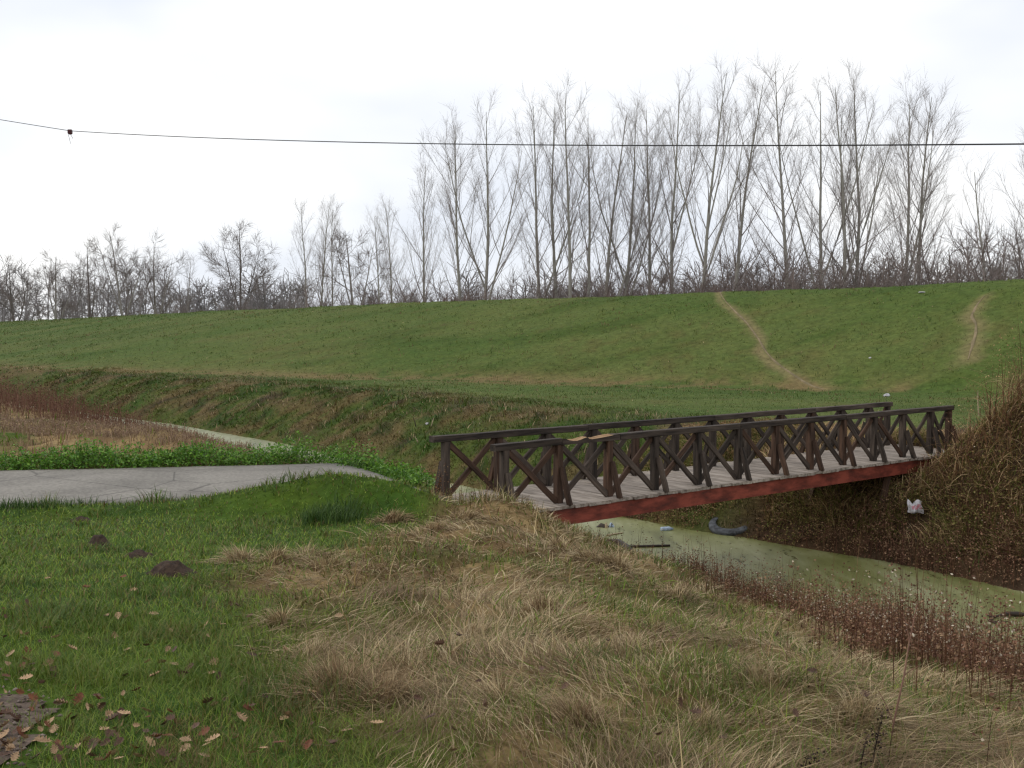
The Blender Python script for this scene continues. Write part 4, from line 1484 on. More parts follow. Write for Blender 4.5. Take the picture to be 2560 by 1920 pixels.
def pick(cols, n, rng, jitter=0.18):
    c = np.array(cols)[rng.integers(0, len(cols), n)]
    return c * rng.uniform(1 - jitter, 1 + jitter, (n, 1)) * VEG


def fan(n, d0, d1, half, rng, power=1.0):
    """places spread over the sector in front of the camera, thinning with distance"""
    u = rng.random(n)
    d = d0 * (d1 / d0) ** (u ** power)
    a = rng.uniform(-half, half, n)
    return d * np.sin(a), d * np.cos(a)


HALF = math.radians(31)
GREEN = [lin(118, 144, 50), lin(100, 128, 44), lin(84, 112, 40), lin(138, 152, 66), lin(68, 94, 38)]
TAN = [lin(206, 184, 150), lin(186, 164, 132), lin(164, 144, 116), lin(220, 202, 170), lin(136, 118, 96)]
OLIVE = [lin(112, 118, 62), lin(128, 122, 70), lin(92, 106, 54), lin(120, 108, 66)]

rg = np.random.default_rng(201)

# mown verge and green undergrowth
lawn = Bag()
x, y = fan(275000, 3.2, 24, HALF, rg)
s, t = st(x, y)
dry = dry_amount(x, y, s, t)
pg = path_gap(x, y)
grav = in_poly(x + 0.5 * fbm(x, y, 0.5, 61, 3), y + 0.5 * fbm(x, y, 0.5, 62, 3), GRAVEL)
patch = fbm(x, y, 1.0, 66, 3)
keep = (s < s_near(t) - 0.4) & (rg.random(len(x)) < np.clip(1.05 - dry * 0.80 + patch * 0.7 * dry, 0, 1)) & (pg > -0.02) & (rg.random(len(x)) > 0.86 * grav) & (t < 13)
keep &= ~((np.abs(t - 0.75) < 1.1) & (s > -0.15))
mole = np.zeros(len(x), bool)
for o in [o for o in COL.objects if o.name.startswith('molehill')]:
    mole |= ((x - o.location.x) ** 2 + (y - o.location.y) ** 2) < (0.13 if 'largest' in o['label'] else 0.09) ** 2
keep &= ~mole
x, y, s, t, dry, pg, patch = (a_[keep] for a_ in (x, y, s, t, dry, pg, patch))
n = len(x)
d = np.hypot(x, y)
tuft = sstep(fbm(x, y, 0.45, 70, 3), 0.02, 0.28)
fringe = np.exp(-((pg - 0.35) / 0.35) ** 2) * (y < 18.5)
L = rg.uniform(0.045, 0.10, n) * (1 + 0.9 * tuft) * (1 + 0.8 * dry) * (1 + 1.2 * fringe * (0.4 + tuft))
W = np.maximum(0.0042, 0.00085 * d) * rg.uniform(0.7, 1.3, n)
c = pick(GREEN, n, rg) * 1.4
c = mix(c, lin(48, 72, 30) * np.ones((n, 3)), 0.55 * np.clip(tuft + fringe * 0.6, 0, 1))
c = mix(c, pick(OLIVE, n, rg), (rg.random(n) < 0.16 + 0.35 * dry) * 1.0)
litter = sstep(fbm(x, y, 0.7, 90, 3), 0.0, 0.25) * sstep(-x, -0.6, 1.6) * sstep(-y, -9.5, -6.0)
c = mix(c, pick([lin(128, 104, 70), lin(104, 78, 54), lin(146, 124, 88)], n, rg), (rg.random(n) < 0.12 + 0.45 * litter) * 0.85)
yel = sstep(fbm(x, y, 2.2, 75, 3), 0.0, 0.3)
c = mix(c, pick([lin(122, 142, 54), lin(112, 136, 44)], n, rg), 0.6 * yel)
lawn.put(ribbons(np.c_[x, y, height(x, y) - 0.01], rg.uniform(0, 6.28, n), L, W, rg.uniform(0.35, 0.92, n), rg.uniform(0, 0.3, n), 2, c, rg))
lawn.obj('grass', M['grass'], 'short green grass of the verge beside the concrete path')

# long matted dry grass of the near bank, laid over in swaths
dryb = Bag()
x, y = fan(195000, 3.2, 26, HALF, rg)
s, t = st(x, y)
# most blades belong to tussocks
tx, ty = fan(9000, 3.0, 26, HALF, rg)
ti = rg.integers(0, len(tx), len(x))
in_t = rg.random(len(x)) < 0.55
dd = np.hypot(tx[ti], ty[ti])
sp = 0.07 + 0.010 * dd
ox, oy = rg.normal(0, 1, len(x)) * sp, rg.normal(0, 1, len(x)) * sp
x = np.where(in_t, tx[ti] + ox, x)
y = np.where(in_t, ty[ti] + oy, y)
s, t = st(x, y)
dry = dry_amount(x, y, s, t)
pg = path_gap(x, y)
patch = fbm(x, y, 1.0, 66, 3)
keep = (rg.random(len(x)) < dry * np.clip(0.85 - patch * 1.3, 0.15, 1)) & (s < s_near(t) - 0.3) & (pg > 0.05) & (t < 7.5)
keep &= ~((np.abs(t - 0.75) < 1.1) & (s > -0.3))
x, y, s, t, ox, oy, in_t, ti, dry = (a_[keep] for a_ in (x, y, s, t, ox, oy, in_t, ti, dry))
n = len(x)
d = np.hypot(x, y)
flow = 6.28 * 1.6 * fbm(x, y, 1.9, 81, 2) + math.radians(-35)
az = np.where(in_t, np.arctan2(oy + 0.05 * np.sin(flow), ox + 0.05 * np.cos(flow)) * 0.0 + flow + rg.normal(0, 0.55, n), flow + rg.normal(0, 0.4, n))
radial = in_t & (rg.random(n) < 0.3)
az = np.where(radial, np.arctan2(oy, ox), az)
hz = 0.55 + 0.9 * vnoise(tx[ti] * 3.1, ty[ti] * 3.1, 4)
L = rg.uniform(0.13, 0.32, n) * np.where(in_t, hz, 0.85)
W = np.maximum(0.0038, 0.0008 * d) * rg.choice([0.5, 0.8, 1.0, 1.7], n) * rg.uniform(0.8, 1.2, n)
bend = np.clip(rg.normal(0.92, 0.08, n), 0.3, 0.985)
c = pick(TAN, n, rg, 0.2)
tone = vnoise(tx[ti] * 2.3, ty[ti] * 2.3, 9)
c = mix(c, pick([lin(132, 104, 80), lin(112, 88, 70)], n, rg), np.clip((tone - 0.55) * 2.4, 0, 0.8) * in_t)
c = mix(c, pick(OLIVE + GREEN[:2], n, rg), (rg.random(n) < 0.12 + 0.5 * sstep(patch[keep], -0.02, 0.25)) * 1.0)
dead = sstep(fbm(x, y, 0.9, 191, 3), 0.04, 0.22)
c = mix(c, pick([lin(104, 80, 64), lin(86, 68, 54), lin(122, 96, 76)], n, rg), dead * 0.6)
dryb.put(ribbons(np.c_[x, y, height(x, y) - 0.01], az, L, W, bend, rg.uniform(0.05, 0.4, n), 3, c, rg, 0.06))
# a few taller straws
k = rg.random(n) < 0.0022
dryb.put(ribbons(np.c_[x, y, height(x, y)][k], rg.uniform(0, 6.28, k.sum()), rg.uniform(0.2, 0.45, k.sum()), W[k] * 0.9, rg.uniform(0.2, 0.8, k.sum()), rg.uniform(0, 0.2, k.sum()), 3,
                 pick([lin(214, 192, 150), lin(196, 170, 124)], int(k.sum()), rg), rg, 0.1))
# larger drooping tussocks
for cxp, cyp, n, rad_, L0, tone_ in ((600, 1405, 700, .16, .34, 0), (690, 1400, 500, .14, .28, 0), (770, 1395, 500, .14, .28, 0), (820, 1420, 500, .2, .26, 0), (980, 1305, 700, .2, .3, 1), (1080, 1330, 700, .2, .28, 1), (1160, 1300, 600, .2, .26, 0),
                                     (850, 1730, 1300, .16, .36, 1), (960, 1760, 1300, .18, .36, 1), (1010, 1690, 900, .15, .3, 1), (700, 1560, 500, .1, .26, 0), (780, 1650, 500, .1, .26, 0), (1400, 1370, 700, .2, .3, 0),
                                     (1480, 1400, 800, .2, .32, 0), (1540, 1420, 800, .18, .34, 0), (1700, 1500, 600, .18, .3, 0), (1350, 1530, 600, .2, .28, 1), (1180, 1600, 600, .16, .28, 0), (1560, 1640, 600, .16, .28, 0), (1900, 1720, 700, .15, .28, 0), (2150, 1800, 800, .15, .28, 0), (1450, 1800, 800, .13, .26, 1), (1250, 1760, 800, .13, .28, 0), (1750, 1840, 800, .12, .26, 0)):
    zz = 0.5
    for _ in range(5):
        X, Y = at(cxp, cyp, zz)
        zz = float(height(X, Y))
    n = int(n * 0.6)
    ox, oy = rg.normal(0, rad_ * 1.25, n), rg.normal(0, rad_ * 0.9, n)
    tw_ = rg.uniform(0, 6.28)
    az = np.where(rg.random(n) < .5, np.arctan2(oy, ox), tw_) + rg.normal(0, .6, n)
    dryb.put(ribbons(np.c_[X + ox * .6, Y + oy * .6, height(X + ox * .6, Y + oy * .6)], az, rg.uniform(.5, 1, n) * L0, np.full(n, max(.0036, .00075 * Y)) * rg.uniform(.6, 1.3, n), np.clip(np.hypot(ox, oy) / rad_ * .45 + .2, 0, .95),
                     rg.uniform(.15, .5, n), 3, pick(TAN if tone_ == 0 else TAN[:3] + [lin(150, 122, 96), lin(124, 100, 80)], n, rg), rg, .06))
dryb.obj('dry_grass', M['dry'], 'long matted straw-coloured grass covering the near bank')

# tan grass flat beyond the path
flat = Bag()
x, y = fan(60000, 19, 75, HALF, rg)
s, t = st(x, y)
keep = (s < s_near(t) - 0.5) & (path_gap(x, y) > 0.3) & (t > 6)
x, y, s, t = (a_[keep] for a_ in (x, y, s, t))
n = len(x)
d = np.hypot(x, y)
dry = dry_amount(x, y, s, t)
c = mix(pick(GREEN, n, rg), pick([lin(176, 152, 128), lin(160, 136, 112), lin(140, 116, 98), lin(150, 130, 100)], n, rg), (rg.random(n) < dry * 0.9) * 1.0)
flat.put(ribbons(np.c_[x, y, height(x, y) - 0.02], rg.uniform(0, 6.28, n), rg.uniform(0.12, 0.32, n), 0.0010 * d * rg.uniform(0.7, 1.3, n), rg.uniform(0.2, 0.85, n), rg.uniform(0, .2, n), 2, c, rg))
flat.obj('meadow_grass', M['dry'], 'pale withered grass on the flat beyond the concrete path')

# rough grass of the far bank, the bench and the levee
farb = Bag()
x, y = fan(225000, 20, 190, HALF, rg, 0.8)
s, t = st(x, y)
dtoe, side_t, _ = poly_dist(x, y, TOE)
dcr, side_c, _ = poly_dist(x, y, CREST)
keep = (s > s_far(t) + 0.05) & ((side_c <= 0) | (dcr < 3)) & (trail_gap(x, y) > rg.normal(-0.22, 0.26, len(x)) - 0.3 * (x > 18))
keep &= ~((np.abs(t - 0.75) < 1.15) & (s < 12.9))
x, y, s, t, dtoe, side_t = (a_[keep] for a_ in (x, y, s, t, dtoe, side_t))
n = len(x)
d = np.hypot(x, y)
gc, _, _, _ = land_colour(x, y)
bench = sstep(s, s_bench(t), s_bench(t) + 4)
lev = np.maximum(bench, side_t > 0)
clump = sstep(fbm(x, y, 0.9, 31, 4) + fbm(x, y, 0.4, 35, 2), -0.1, 0.3)
L = np.where(lev > 0.5, rg.uniform(0.04, 0.09, n), rg.uniform(0.10, 0.30, n) * (0.6 + 0.9 * clump) * np.interp(d, [22, 40, 70], [1, 0.75, 0.5])) * (1 + d / 160)
c = gc * rg.uniform(0.9, 1.4, (n, 1))
c = mix(c, pick(TAN[:3] + [C_BROWN], n, rg), (rg.random(n) < np.where(lev > 0.5, 0.05, 0.16)) * 1.0)
c = mix(c, pick(GREEN, n, rg) * 0.72, (rg.random(n) < 0.22) * 0.8)
farb.put(ribbons(np.c_[x, y, height(x, y) - 0.02], rg.uniform(0, 6.28, n), L, np.where(lev > 0.5, 0.0006, 0.0009) * d * rg.uniform(0.7, 1.4, n), rg.uniform(0.3, 0.9, n), rg.uniform(0, .25, n), 2, c, rg))
n = 52000
tt_ = 1.5 + 60 * rg.random(n) ** 1.5
ss_ = s_far(tt_) + 0.05 + rg.random(n) * (s_bench(tt_) - s_far(tt_) + 4)
x, y = xy(ss_, tt_)
k = ~((np.abs(tt_ - 0.75) < 1.15) & (ss_ < 12.9)) & (np.abs(np.arctan2(x, y)) < HALF)
x, y, ss_, tt_ = x[k], y[k], ss_[k], tt_[k]
n = len(x)
d = np.hypot(x, y)
gc, _, _, _ = land_colour(x, y)
deadc = sstep(fbm(x, y, 0.7, 231, 3), 0.0, 0.2)
c = mix(gc * rg.uniform(1.1, 1.8, (n, 1)), pick([lin(156, 134, 104), lin(132, 112, 86), lin(176, 152, 120), lin(112, 94, 72)], n, rg), np.clip(deadc * 0.7 + 0.05, 0, 1) * (rg.random(n) < 0.65))
fl_ = 6.28 * 1.4 * fbm(x, y, 1.5, 233, 2) + 3.6
farb.put(ribbons(np.c_[x, y, height(x, y) - 0.02], fl_ + rg.normal(0, .8, n), rg.uniform(.1, .3, n), 0.0007 * d * rg.uniform(.6, 1.4, n), np.clip(rg.normal(.82, .14, n), .2, .97), rg.uniform(.05, .35, n), 2, c, rg))
tx, ty = fan(4200, 42, 150, HALF, rg, 0.9)
i_ = np.repeat(np.arange(len(tx)), 7)
x, y = tx[i_] + rg.normal(0, .16, len(i_)), ty[i_] + rg.normal(0, .16, len(i_))
s, t = st(x, y)
dtoe, side_t, _ = poly_dist(x, y, TOE)
dcr, side_c, _ = poly_dist(x, y, CREST)
k = (s > s_bench(t) + 1) & (side_c < 0) & (trail_gap(x, y) > 0.2)
x, y, i_ = x[k], y[k], i_[k]
n = len(x)
kindc = _hash(i_, i_ * 0, 7)
c = np.where((kindc < 0.5)[:, None], pick([lin(84, 106, 50), lin(74, 98, 46)], n, rg), np.where((kindc < 0.8)[:, None], pick([lin(112, 126, 60), lin(124, 130, 72)], n, rg), pick([lin(142, 124, 92), lin(120, 100, 76)], n, rg)))
farb.put(ribbons(np.c_[x, y, height(x, y) - 0.02], rg.uniform(0, 6.28, n), rg.uniform(.1, .26, n), 0.0006 * np.hypot(x, y), rg.uniform(.3, .9, n), rg.uniform(0, .2, n), 2, c, rg))
farb.obj('bank_grass', M['grass'], 'rough green and brown grass on the far bank and levee')


def weeds(bag, x, y, h, nleaf, leaf, cols, stem_cols, rng, fluff=None, fl_p=0.0, stem_w=0.006, sprout=1, spread=0.12, low=0.25, gain=1.0):
    n = len(x)
    z = height(x, y) - 0.02
    for b in range(sprout):
        az = rng.uniform(0, 6.28, n)
        bend = np.abs(rng.normal(0, 0.22, n)) + (0.15 * b)
        L = h * rng.uniform(0.7, 1.05, n)
        d = np.hypot(x, y)
        W = np.maximum(stem_w, 0.00055 * d)
        bag.put(ribbons(np.c_[x, y, z], az, L, W, np.clip(bend, 0, .8), np.zeros(n), 3, pick(stem_cols, n, rng), rng, 0.08))
        k = nleaf
        f = rng.uniform(low, 1.0, (n, k))
        hor = (L * np.clip(bend, 0, .8))[:, None] * f ** 1.5
        ver = (L * np.sqrt(np.clip(1 - np.clip(bend, 0, .8) ** 2, .03, 1)))[:, None] * f
        off = rng.normal(0, 1, (n, k, 2)) * (spread * h * 0.5)[:, None, None] * (1.15 - f)[..., None]
        cen = np.stack([x[:, None] + np.cos(az)[:, None] * hor + off[..., 0], y[:, None] + np.sin(az)[:, None] * hor + off[..., 1], z[:, None] + ver], -1).reshape(-1, 3)
        m = len(cen)
        col = pick(cols, m, rng, 0.25) * gain
        if fluff is not None:
            isf = (rng.random((n, k)) < fl_p[:, None] * sstep(f, 0.35, 0.8)).ravel()
            col[isf] = pick(fluff, int(isf.sum()), rng, 0.1)
        dd = np.repeat(d, k)
        sz = np.maximum(leaf, 0.0014 * dd) * rng.uniform(0.5, 1.3, m)
        bag.put(leaf_quads(cen, sz, rng, col))


RUST = [lin(136, 100, 84), lin(116, 84, 72), lin(154, 122, 102), lin(98, 72, 62), lin(164, 136, 112)]
STEM = [lin(110, 78, 62), lin(90, 62, 54), lin(132, 104, 82)]
FLUFF = [lin(226, 216, 204), lin(206, 192, 178)]

# reddish weeds along the near water edge
wd = Bag()
tt_ = rg.uniform(-12, 2.6, 6000)
off = np.abs(rg.normal(0, 1, len(tt_)))
width = np.interp(tt_, [-12, -8, -5, -2, 0.5, 2.6], [3.4, 2.7, 1.6, 0.8, 0.5, 0.35])
ss_ = s_near(tt_) + 0.10 - off * width
x, y = xy(ss_, tt_)
dens = sstep(fbm(x, y, 0.9, 131, 3), -0.25, 0.12)
t2 = rg.uniform(-12, -4.2, 8000)
s_lo = np.interp(t2, [-13, -8.9, -7.8, -5.9, -4.2], [-6.5, -3.3, -2.3, -0.6, 1.1])
s2 = s_lo + (s_near(t2) - s_lo) * rg.beta(1.3, 1.0, len(t2))
x2, y2 = xy(s2, t2)
x, y, tt_, ss_ = np.r_[x, x2], np.r_[y, y2], np.r_[tt_, t2], np.r_[ss_, s2]
dens = sstep(fbm(x, y, 0.8, 131, 3), -0.15, 0.12)
k = rg.random(len(x)) < 0.08 + 0.92 * dens
x, y, tt_, ss_ = x[k], y[k], tt_[k], ss_[k]
h = rg.uniform(0.35, 0.95, len(x)) * np.interp(tt_, [-12, -7, -3, 2.6], [1.15, 1.05, 0.85, 0.65]) * (0.4 + 1.0 * vnoise(x * 1.7, y * 1.7, 5))
flp = 0.16 * sstep(vnoise(x * 0.9, y * 0.9, 7), 0.45, 0.8) + 0.015
weeds(wd, x, y, h, 13, 0.028, RUST, STEM, rg, FLUFF, flp, spread=0.2, gain=1.1)
# bare thin spikes standing above them
k = rg.random(len(x)) < 0.12
n = int(k.sum())
wd.put(ribbons(np.c_[x[k], y[k], height(x[k], y[k])], rg.uniform(0, 6.28, n), h[k] * rg.uniform(1.1, 1.6, n), np.full(n, 0.007), rg.uniform(0, 0.3, n), np.zeros(n), 3, pick(STEM, n, rg), rg, 0.05))
wd.obj('waterside_weeds', M['weed'], 'rust-brown withered weeds with pale seed fluff along the near water edge')

# rust weeds and undergrowth of the far bank beside the bridge
wf = Bag()
tt_ = rg.uniform(-12, 7.5, 7000)
ss_ = s_far(tt_) - 0.05 + rg.beta(1.1, 1.6, len(tt_)) * np.interp(tt_, [-12, -4, -1, 2, 5, 7.5], [4.5, 4.2, 2.6, 2.4, 2.0, 1.0])
x, y = xy(ss_, tt_)
k = ~((np.hypot(x - TYRE[0], y - TYRE[1]) < 0.82) & (y < TYRE[1] + 0.3)) & ~((np.hypot(x - pb[0], y - pb[1]) < 0.45) & (y < pb[1]))
x, y, ss_, tt_ = x[k], y[k], ss_[k], tt_[k]
lowt = 1 - np.clip((ss_ - s_far(tt_)) / 3.5, 0, 1)
h = rg.uniform(0.25, 0.75, len(x)) * np.interp(tt_, [-12, -3, 0, 3, 7.5], [1.35, 1.15, 0.75, 0.7, 0.5]) * (0.7 + 0.5 * vnoise(x * 1.1, y * 1.1, 15))
greenish = sstep(fbm(x, y, 1.2, 141, 3) + 0.10 * (tt_ > -1), 0.0, 0.18)
low_b = ss_ - s_far(tt_)
rust_ok = low_b < np.interp(tt_, [-12, -6, -2, 2, 8], [2.2, 1.7, 1.1, 0.7, 0.5]) * rg.uniform(0.6, 1.4, len(x))
k = (rg.random(len(x)) < greenish) | ~rust_ok
flp = np.where(tt_ < -4, 0.30, 0.04) * sstep(ss_ - s_far(tt_), 0.5, 1.6) * sstep(vnoise(x * 0.8, y * 0.8, 8), 0.3, 0.7)
weeds(wf, x[~k], y[~k], h[~k], 10, 0.042, RUST, STEM, rg, FLUFF, flp[~k], 0.006, low=0.1, spread=0.5, gain=1.15)
weeds(wf, x[k], y[k], h[k] * 0.75, 7, 0.042, [lin(108, 112, 60), lin(98, 102, 54), lin(134, 124, 82), lin(156, 134, 98), lin(128, 106, 78)], STEM, rg, FLUFF, flp[k] * 0.3, 0.006, low=0.05, spread=0.5, gain=1.35)
n = 60000
tt_ = rg.uniform(-13, 7, n)
ss_ = s_far(tt_) + 0.5 + rg.random(n) * 6.5
x, y = xy(ss_, tt_)
clear = (np.hypot(x - TYRE[0], y - TYRE[1]) > 0.7) & ~((np.hypot(x - pb[0], y - pb[1]) < 0.35) & (y < pb[1])) & ~((np.abs(tt_ - 0.75) < 1.1) & (ss_ > 10.5) & (ss_ < 12.9))
x, y, tt_, ss_ = x[clear], y[clear], tt_[clear], ss_[clear]
n = len(x)
fl_ = 6.28 * 1.5 * fbm(x, y, 1.6, 181, 2) + 4.0
tone_ = sstep(fbm(x, y, 1.1, 183, 3), -0.12, 0.15)
cc = 1.3 * mix(pick([lin(116, 118, 62), lin(102, 110, 56), lin(132, 122, 74)], n, rg), pick([lin(170, 142, 110), lin(146, 118, 92), lin(188, 164, 130), lin(124, 98, 78)], n, rg), (rg.random(n) < 0.4 + 0.5 * tone_) * 1.0)
wf.put(ribbons(np.c_[x, y, height(x, y)], fl_ + rg.normal(0, .7, n), rg.uniform(.2, .55, n), np.full(n, .018) * rg.uniform(.6, 1.3, n), np.clip(rg.normal(.78, .15, n), .2, .97), rg.uniform(.05, .4, n), 3, cc, rg, .1))
wf.obj('bank_weeds', M['weed'], 'rust and olive weeds crowding the far bank beneath the bridge')

# bramble thicket at the far end of the bridge
th = Bag()
n = 3600
ss_ = rg.uniform(9.6, 19, n)
tt_ = -rg.uniform(0.15, 13, n)
x, y = xy(ss_, tt_)
m = thicket_h(ss_, tt_)
k = rg.random(n) < 0.25 + m
x, y, m, ss_, tt_ = x[k], y[k], m[k], ss_[k], tt_[k]
n = len(x)
h = (0.45 + 2.1 * m) * rg.uniform(0.45, 1.1, n) * (0.7 + 0.5 * vnoise(x * .7, y * .7, 3))
weeds(th, x, y, h, 12, 0.030, [lin(176, 140, 112), lin(154, 120, 96), lin(190, 160, 126), lin(130, 102, 84), lin(128, 122, 74)], STEM, rg, None, 0, 0.008, 1, 0.55, 0.0, gain=1.35)
green_k = rg.random(n) < 0.45
weeds(th, x[green_k], y[green_k], h[green_k] * 0.8, 8, 0.036, [lin(76, 84, 44), lin(90, 94, 54), lin(60, 70, 38)], STEM, rg, None, 0, 0.008, 1, 0.5, 0.0, gain=1.35)
# arching canes
n = 4200
ss_ = rg.uniform(9.8, 18, n)
tt_ = -rg.uniform(0.2, 12, n)
x, y = xy(ss_, tt_)
m = thicket_h(ss_, tt_)
L = (0.9 + 1.3 * m) * rg.uniform(0.7, 1.3, n)
th.put(ribbons(np.c_[x, y, height(x, y)], rg.uniform(0, 6.28, n), L, np.full(n, 0.014), rg.uniform(0.5, 0.85, n), rg.uniform(0.2, 0.7, n), 5,
               pick([lin(176, 144, 112), lin(146, 112, 86), lin(204, 178, 142), lin(120, 86, 68)], n, rg), rg, 0.15))
th.obj('bramble_thicket', M['weed'], 'tangled brown bramble thicket swallowing the far end of the bridge')

# red-brown weeds of the near bank further up the canal
wl_ = Bag()
n = 4600
tt_ = 13.5 + 50 * rg.random(n) ** 1.4
ss_ = s_near(tt_) - 0.1 - rg.beta(1.0, 1.1, n) * np.interp(tt_, [14, 15, 17.6, 23.6, 40, 64], [2.2, 3.0, 4.0, 5.7, 9, 9])
x, y = xy(ss_, tt_)
h = rg.uniform(0.6, 1.1, n) * np.interp(tt_, [13.5, 19, 23, 28, 40], [0.35, 0.5, 1.1, 1.5, 1.6]) * (0.75 + 0.5 * vnoise(x * .5, y * .5, 31))
weeds(wl_, x, y, h, 7, 0.05, [lin(128, 92, 82), lin(110, 78, 70), lin(142, 108, 94), lin(98, 70, 62)], [lin(136, 104, 90), lin(120, 90, 78)], rg, None, 0, 0.012, 1, 0.16, 0.15)
wl_.obj('canal_weeds', M['weed'], 'red-brown dead weeds along the canal upstream of the bridge')

# pale lilac-tan weeds in front of them
wt = Bag()
n = 3000
tt_ = rg.uniform(10.5, 24, n)
ss_ = np.interp(tt_, [10.5, 15, 17.6, 24], [1.6, 1.2, 0.2, -1.6]) - rg.random(n) ** 0.7 * np.interp(tt_, [10.5, 16, 24], [1.6, 3.0, 2.4])
x, y = xy(ss_, tt_)
h = rg.uniform(0.12, 0.3, n)
weeds(wt, x, y, h, 4, 0.036, [lin(164, 140, 128), lin(150, 124, 114), lin(176, 154, 130)], [lin(168, 146, 126), lin(150, 128, 112)], rg, None, 0, 0.008, 1, 0.3, 0.3)
wt.obj('withered_weeds', M['weed'], 'pale withered weeds between the green herbs and the rust-brown weeds')

# green leafy herbs along the far edge of the path
hb = Bag()
PF = densify([(-16, 19.8)] + PATH_FAR[2:], 0.05)
n = 2400
i = rg.integers(0, len(PF), n)
ox = rg.gamma(1.6, 0.42, n)
x = PF[i, 0] + 0.18 * ox + rg.normal(0, .1, n)
y = PF[i, 1] + 0.05 + ox
k = (ox < 2.4) & (y - PF[i, 1] > 0.0)
x, y, ox = x[k], y[k], ox[k]
s, t = st(x, y)
k = (s < s_near(t) - 0.3) & (path_gap(x, y) > 0.03)
x, y = x[k], y[k]
n = len(x)
hh = rg.uniform(0.24, 0.56, n) * (0.6 + 0.8 * vnoise(x * 1.4, y * 1.4, 19)) * np.interp(x, [-12, -6, -3, -2], [0.8, 0.85, 1.15, 1.0])
weeds(hb, x, y, hh, 15, 0.062, [lin(96, 140, 44), lin(80, 122, 40), lin(112, 150, 58), lin(66, 104, 36)], [lin(84, 110, 44)], rg, None, 0, 0.006, 1, 0.75, 0.05, gain=1.4)
# some beside the canal just left of the bridge, dark leaved
n = 60
ss_, tt_ = rg.uniform(0.6, 1.7, n), rg.uniform(4.6, 7.0, n)
x, y = xy(ss_, tt_)
weeds(hb, x, y, rg.uniform(0.15, 0.32, n), 14, 0.055, [lin(74, 108, 42), lin(58, 88, 36), lin(86, 120, 50)], [lin(84, 110, 44)], rg, None, 0, 0.006, 1, 0.7, 0.1, gain=1.15)
hb.obj('leafy_herbs', M['herb'], 'bright green leafy herbs growing along the far edge of the path')

# dark grass tufts along the near edge of the path
tf = Bag()
for cxp, cyp, w_, h_ in ((330, 1228, .55, .30), (420, 1232, .5, .28), (640, 1222, .5, .34), (700, 1224, .35, .30), (880, 1225, .5, .36), (930, 1232, .35, .36), (975, 1232, .35, .36), (1020, 1232, .3, .32), (60, 1260, .6, .26), (180, 1246, .6, .24),
                         (820, 1300, .35, .34), (850, 1290, .3, .34), (530, 1225, .4, .26), (760, 1216, .4, .28), (130, 1240, .4, .25)):
    X, Y = at(cxp, cyp, 0.12)
    Y -= 0.15
    n = 420
    x, y = X + rg.normal(0, w_ * .55, n), Y + rg.normal(0, 0.22, n)
    k = path_gap(x, y) > 0.02
    x, y = x[k], y[k]
    n = len(x)
    tf.put(ribbons(np.c_[x, y, height(x, y)], rg.uniform(0, 6.28, n), rg.uniform(.5, 1.0, n) * h_, np.full(n, 0.013), rg.uniform(.15, .75, n), rg.uniform(0, .35, n), 3,
                   pick([lin(62, 92, 38), lin(52, 80, 34), lin(76, 106, 44), lin(90, 116, 56)], n, rg), rg, 0.1))
tf.obj('grass_tufts', M['grass'], 'taller dark green grass tufts edging the near side of the path')

# dry stalks and long grass round the near bridge end
be = Bag()
n = 1900
x, y = xy(rg.normal(-0.45, 0.28, n), rg.uniform(-0.7, 2.2, n))
k = path_gap(x, y) > -0.55
x, y = x[k], y[k]
n = len(x)
be.put(ribbons(np.c_[x, y, height(x, y)], rg.uniform(0, 6.28, n), rg.uniform(.15, .45, n), np.full(n, 0.012), rg.uniform(.3, .9, n), rg.uniform(0, .4, n), 3, pick(TAN + OLIVE, n, rg), rg, 0.1))
n = 1300
x, y = xy(rg.uniform(-0.7, 1.5, n), rg.uniform(-1.6, -0.34, n))
be.put(ribbons(np.c_[x, y, height(x, y)], rg.uniform(0, 6.28, n), rg.uniform(.1, .26, n), np.full(n, 0.011), rg.uniform(.4, .95, n), rg.uniform(0, .4, n), 3, pick(TAN + OLIVE + GREEN[:2], n, rg), rg, 0.1))
n = 46
x, y = xy(rg.normal(-0.35, 0.22, n), rg.uniform(0.1, 1.5, n))
weeds(be, x, y, rg.uniform(.4, .95, n), 9, 0.03, [lin(134, 100, 72), lin(112, 78, 60), lin(150, 120, 84)], STEM, rg, None, 0, 0.008, 1, 0.2, 0.3)
be.obj('bridge_end_grass', M['dry'], 'dry grass and thin stalks overgrowing the near end of the bridge')

# ------------------------------------------------------------------ fallen leaves
def oak_leaf(seed):
    r = random.Random(seed)
    lobes = [(0, 0.02), (0.10, 0.07), (0.19, 0.22), (0.27, 0.10), (0.37, 0.34), (0.46, 0.15), (0.57, 0.40), (0.67, 0.18), (0.78, 0.32), (0.87, 0.16), (0.94, 0.15), (1.0, 0.0)]
    curl, twist = r.uniform(0.25, 0.9), r.uniform(-0.5, 0.5)
    v = []
    for x, w in lobes:
        zc = 0.18 * curl * (2 * x - 1) ** 2
        v.append((x - 0.5, 0, zc + 0.02))
    for sg in (1, -1):
        for x, w in lobes:
            w *= r.uniform(0.85, 1.15)
            zc = 0.18 * curl * (2 * x - 1) ** 2
            v.append((x - 0.5, sg * w, zc + curl * w * 0.9 + twist * sg * w))
    n = len(lobes)
    f = []
    for i in range(n - 1):
        f.append((i, i + 1, n + i + 1, n + i))
        f.append((i + 1, i, 2 * n + i, 2 * n + i + 1))
    v += [(-0.5, 0.012, 0.18 * curl), (-0.72, 0.0, 0.18 * curl + 0.04), (-0.5, -0.012, 0.18 * curl)]
    f.append((3 * n, 3 * n + 1, 3 * n + 2))
    return v, f


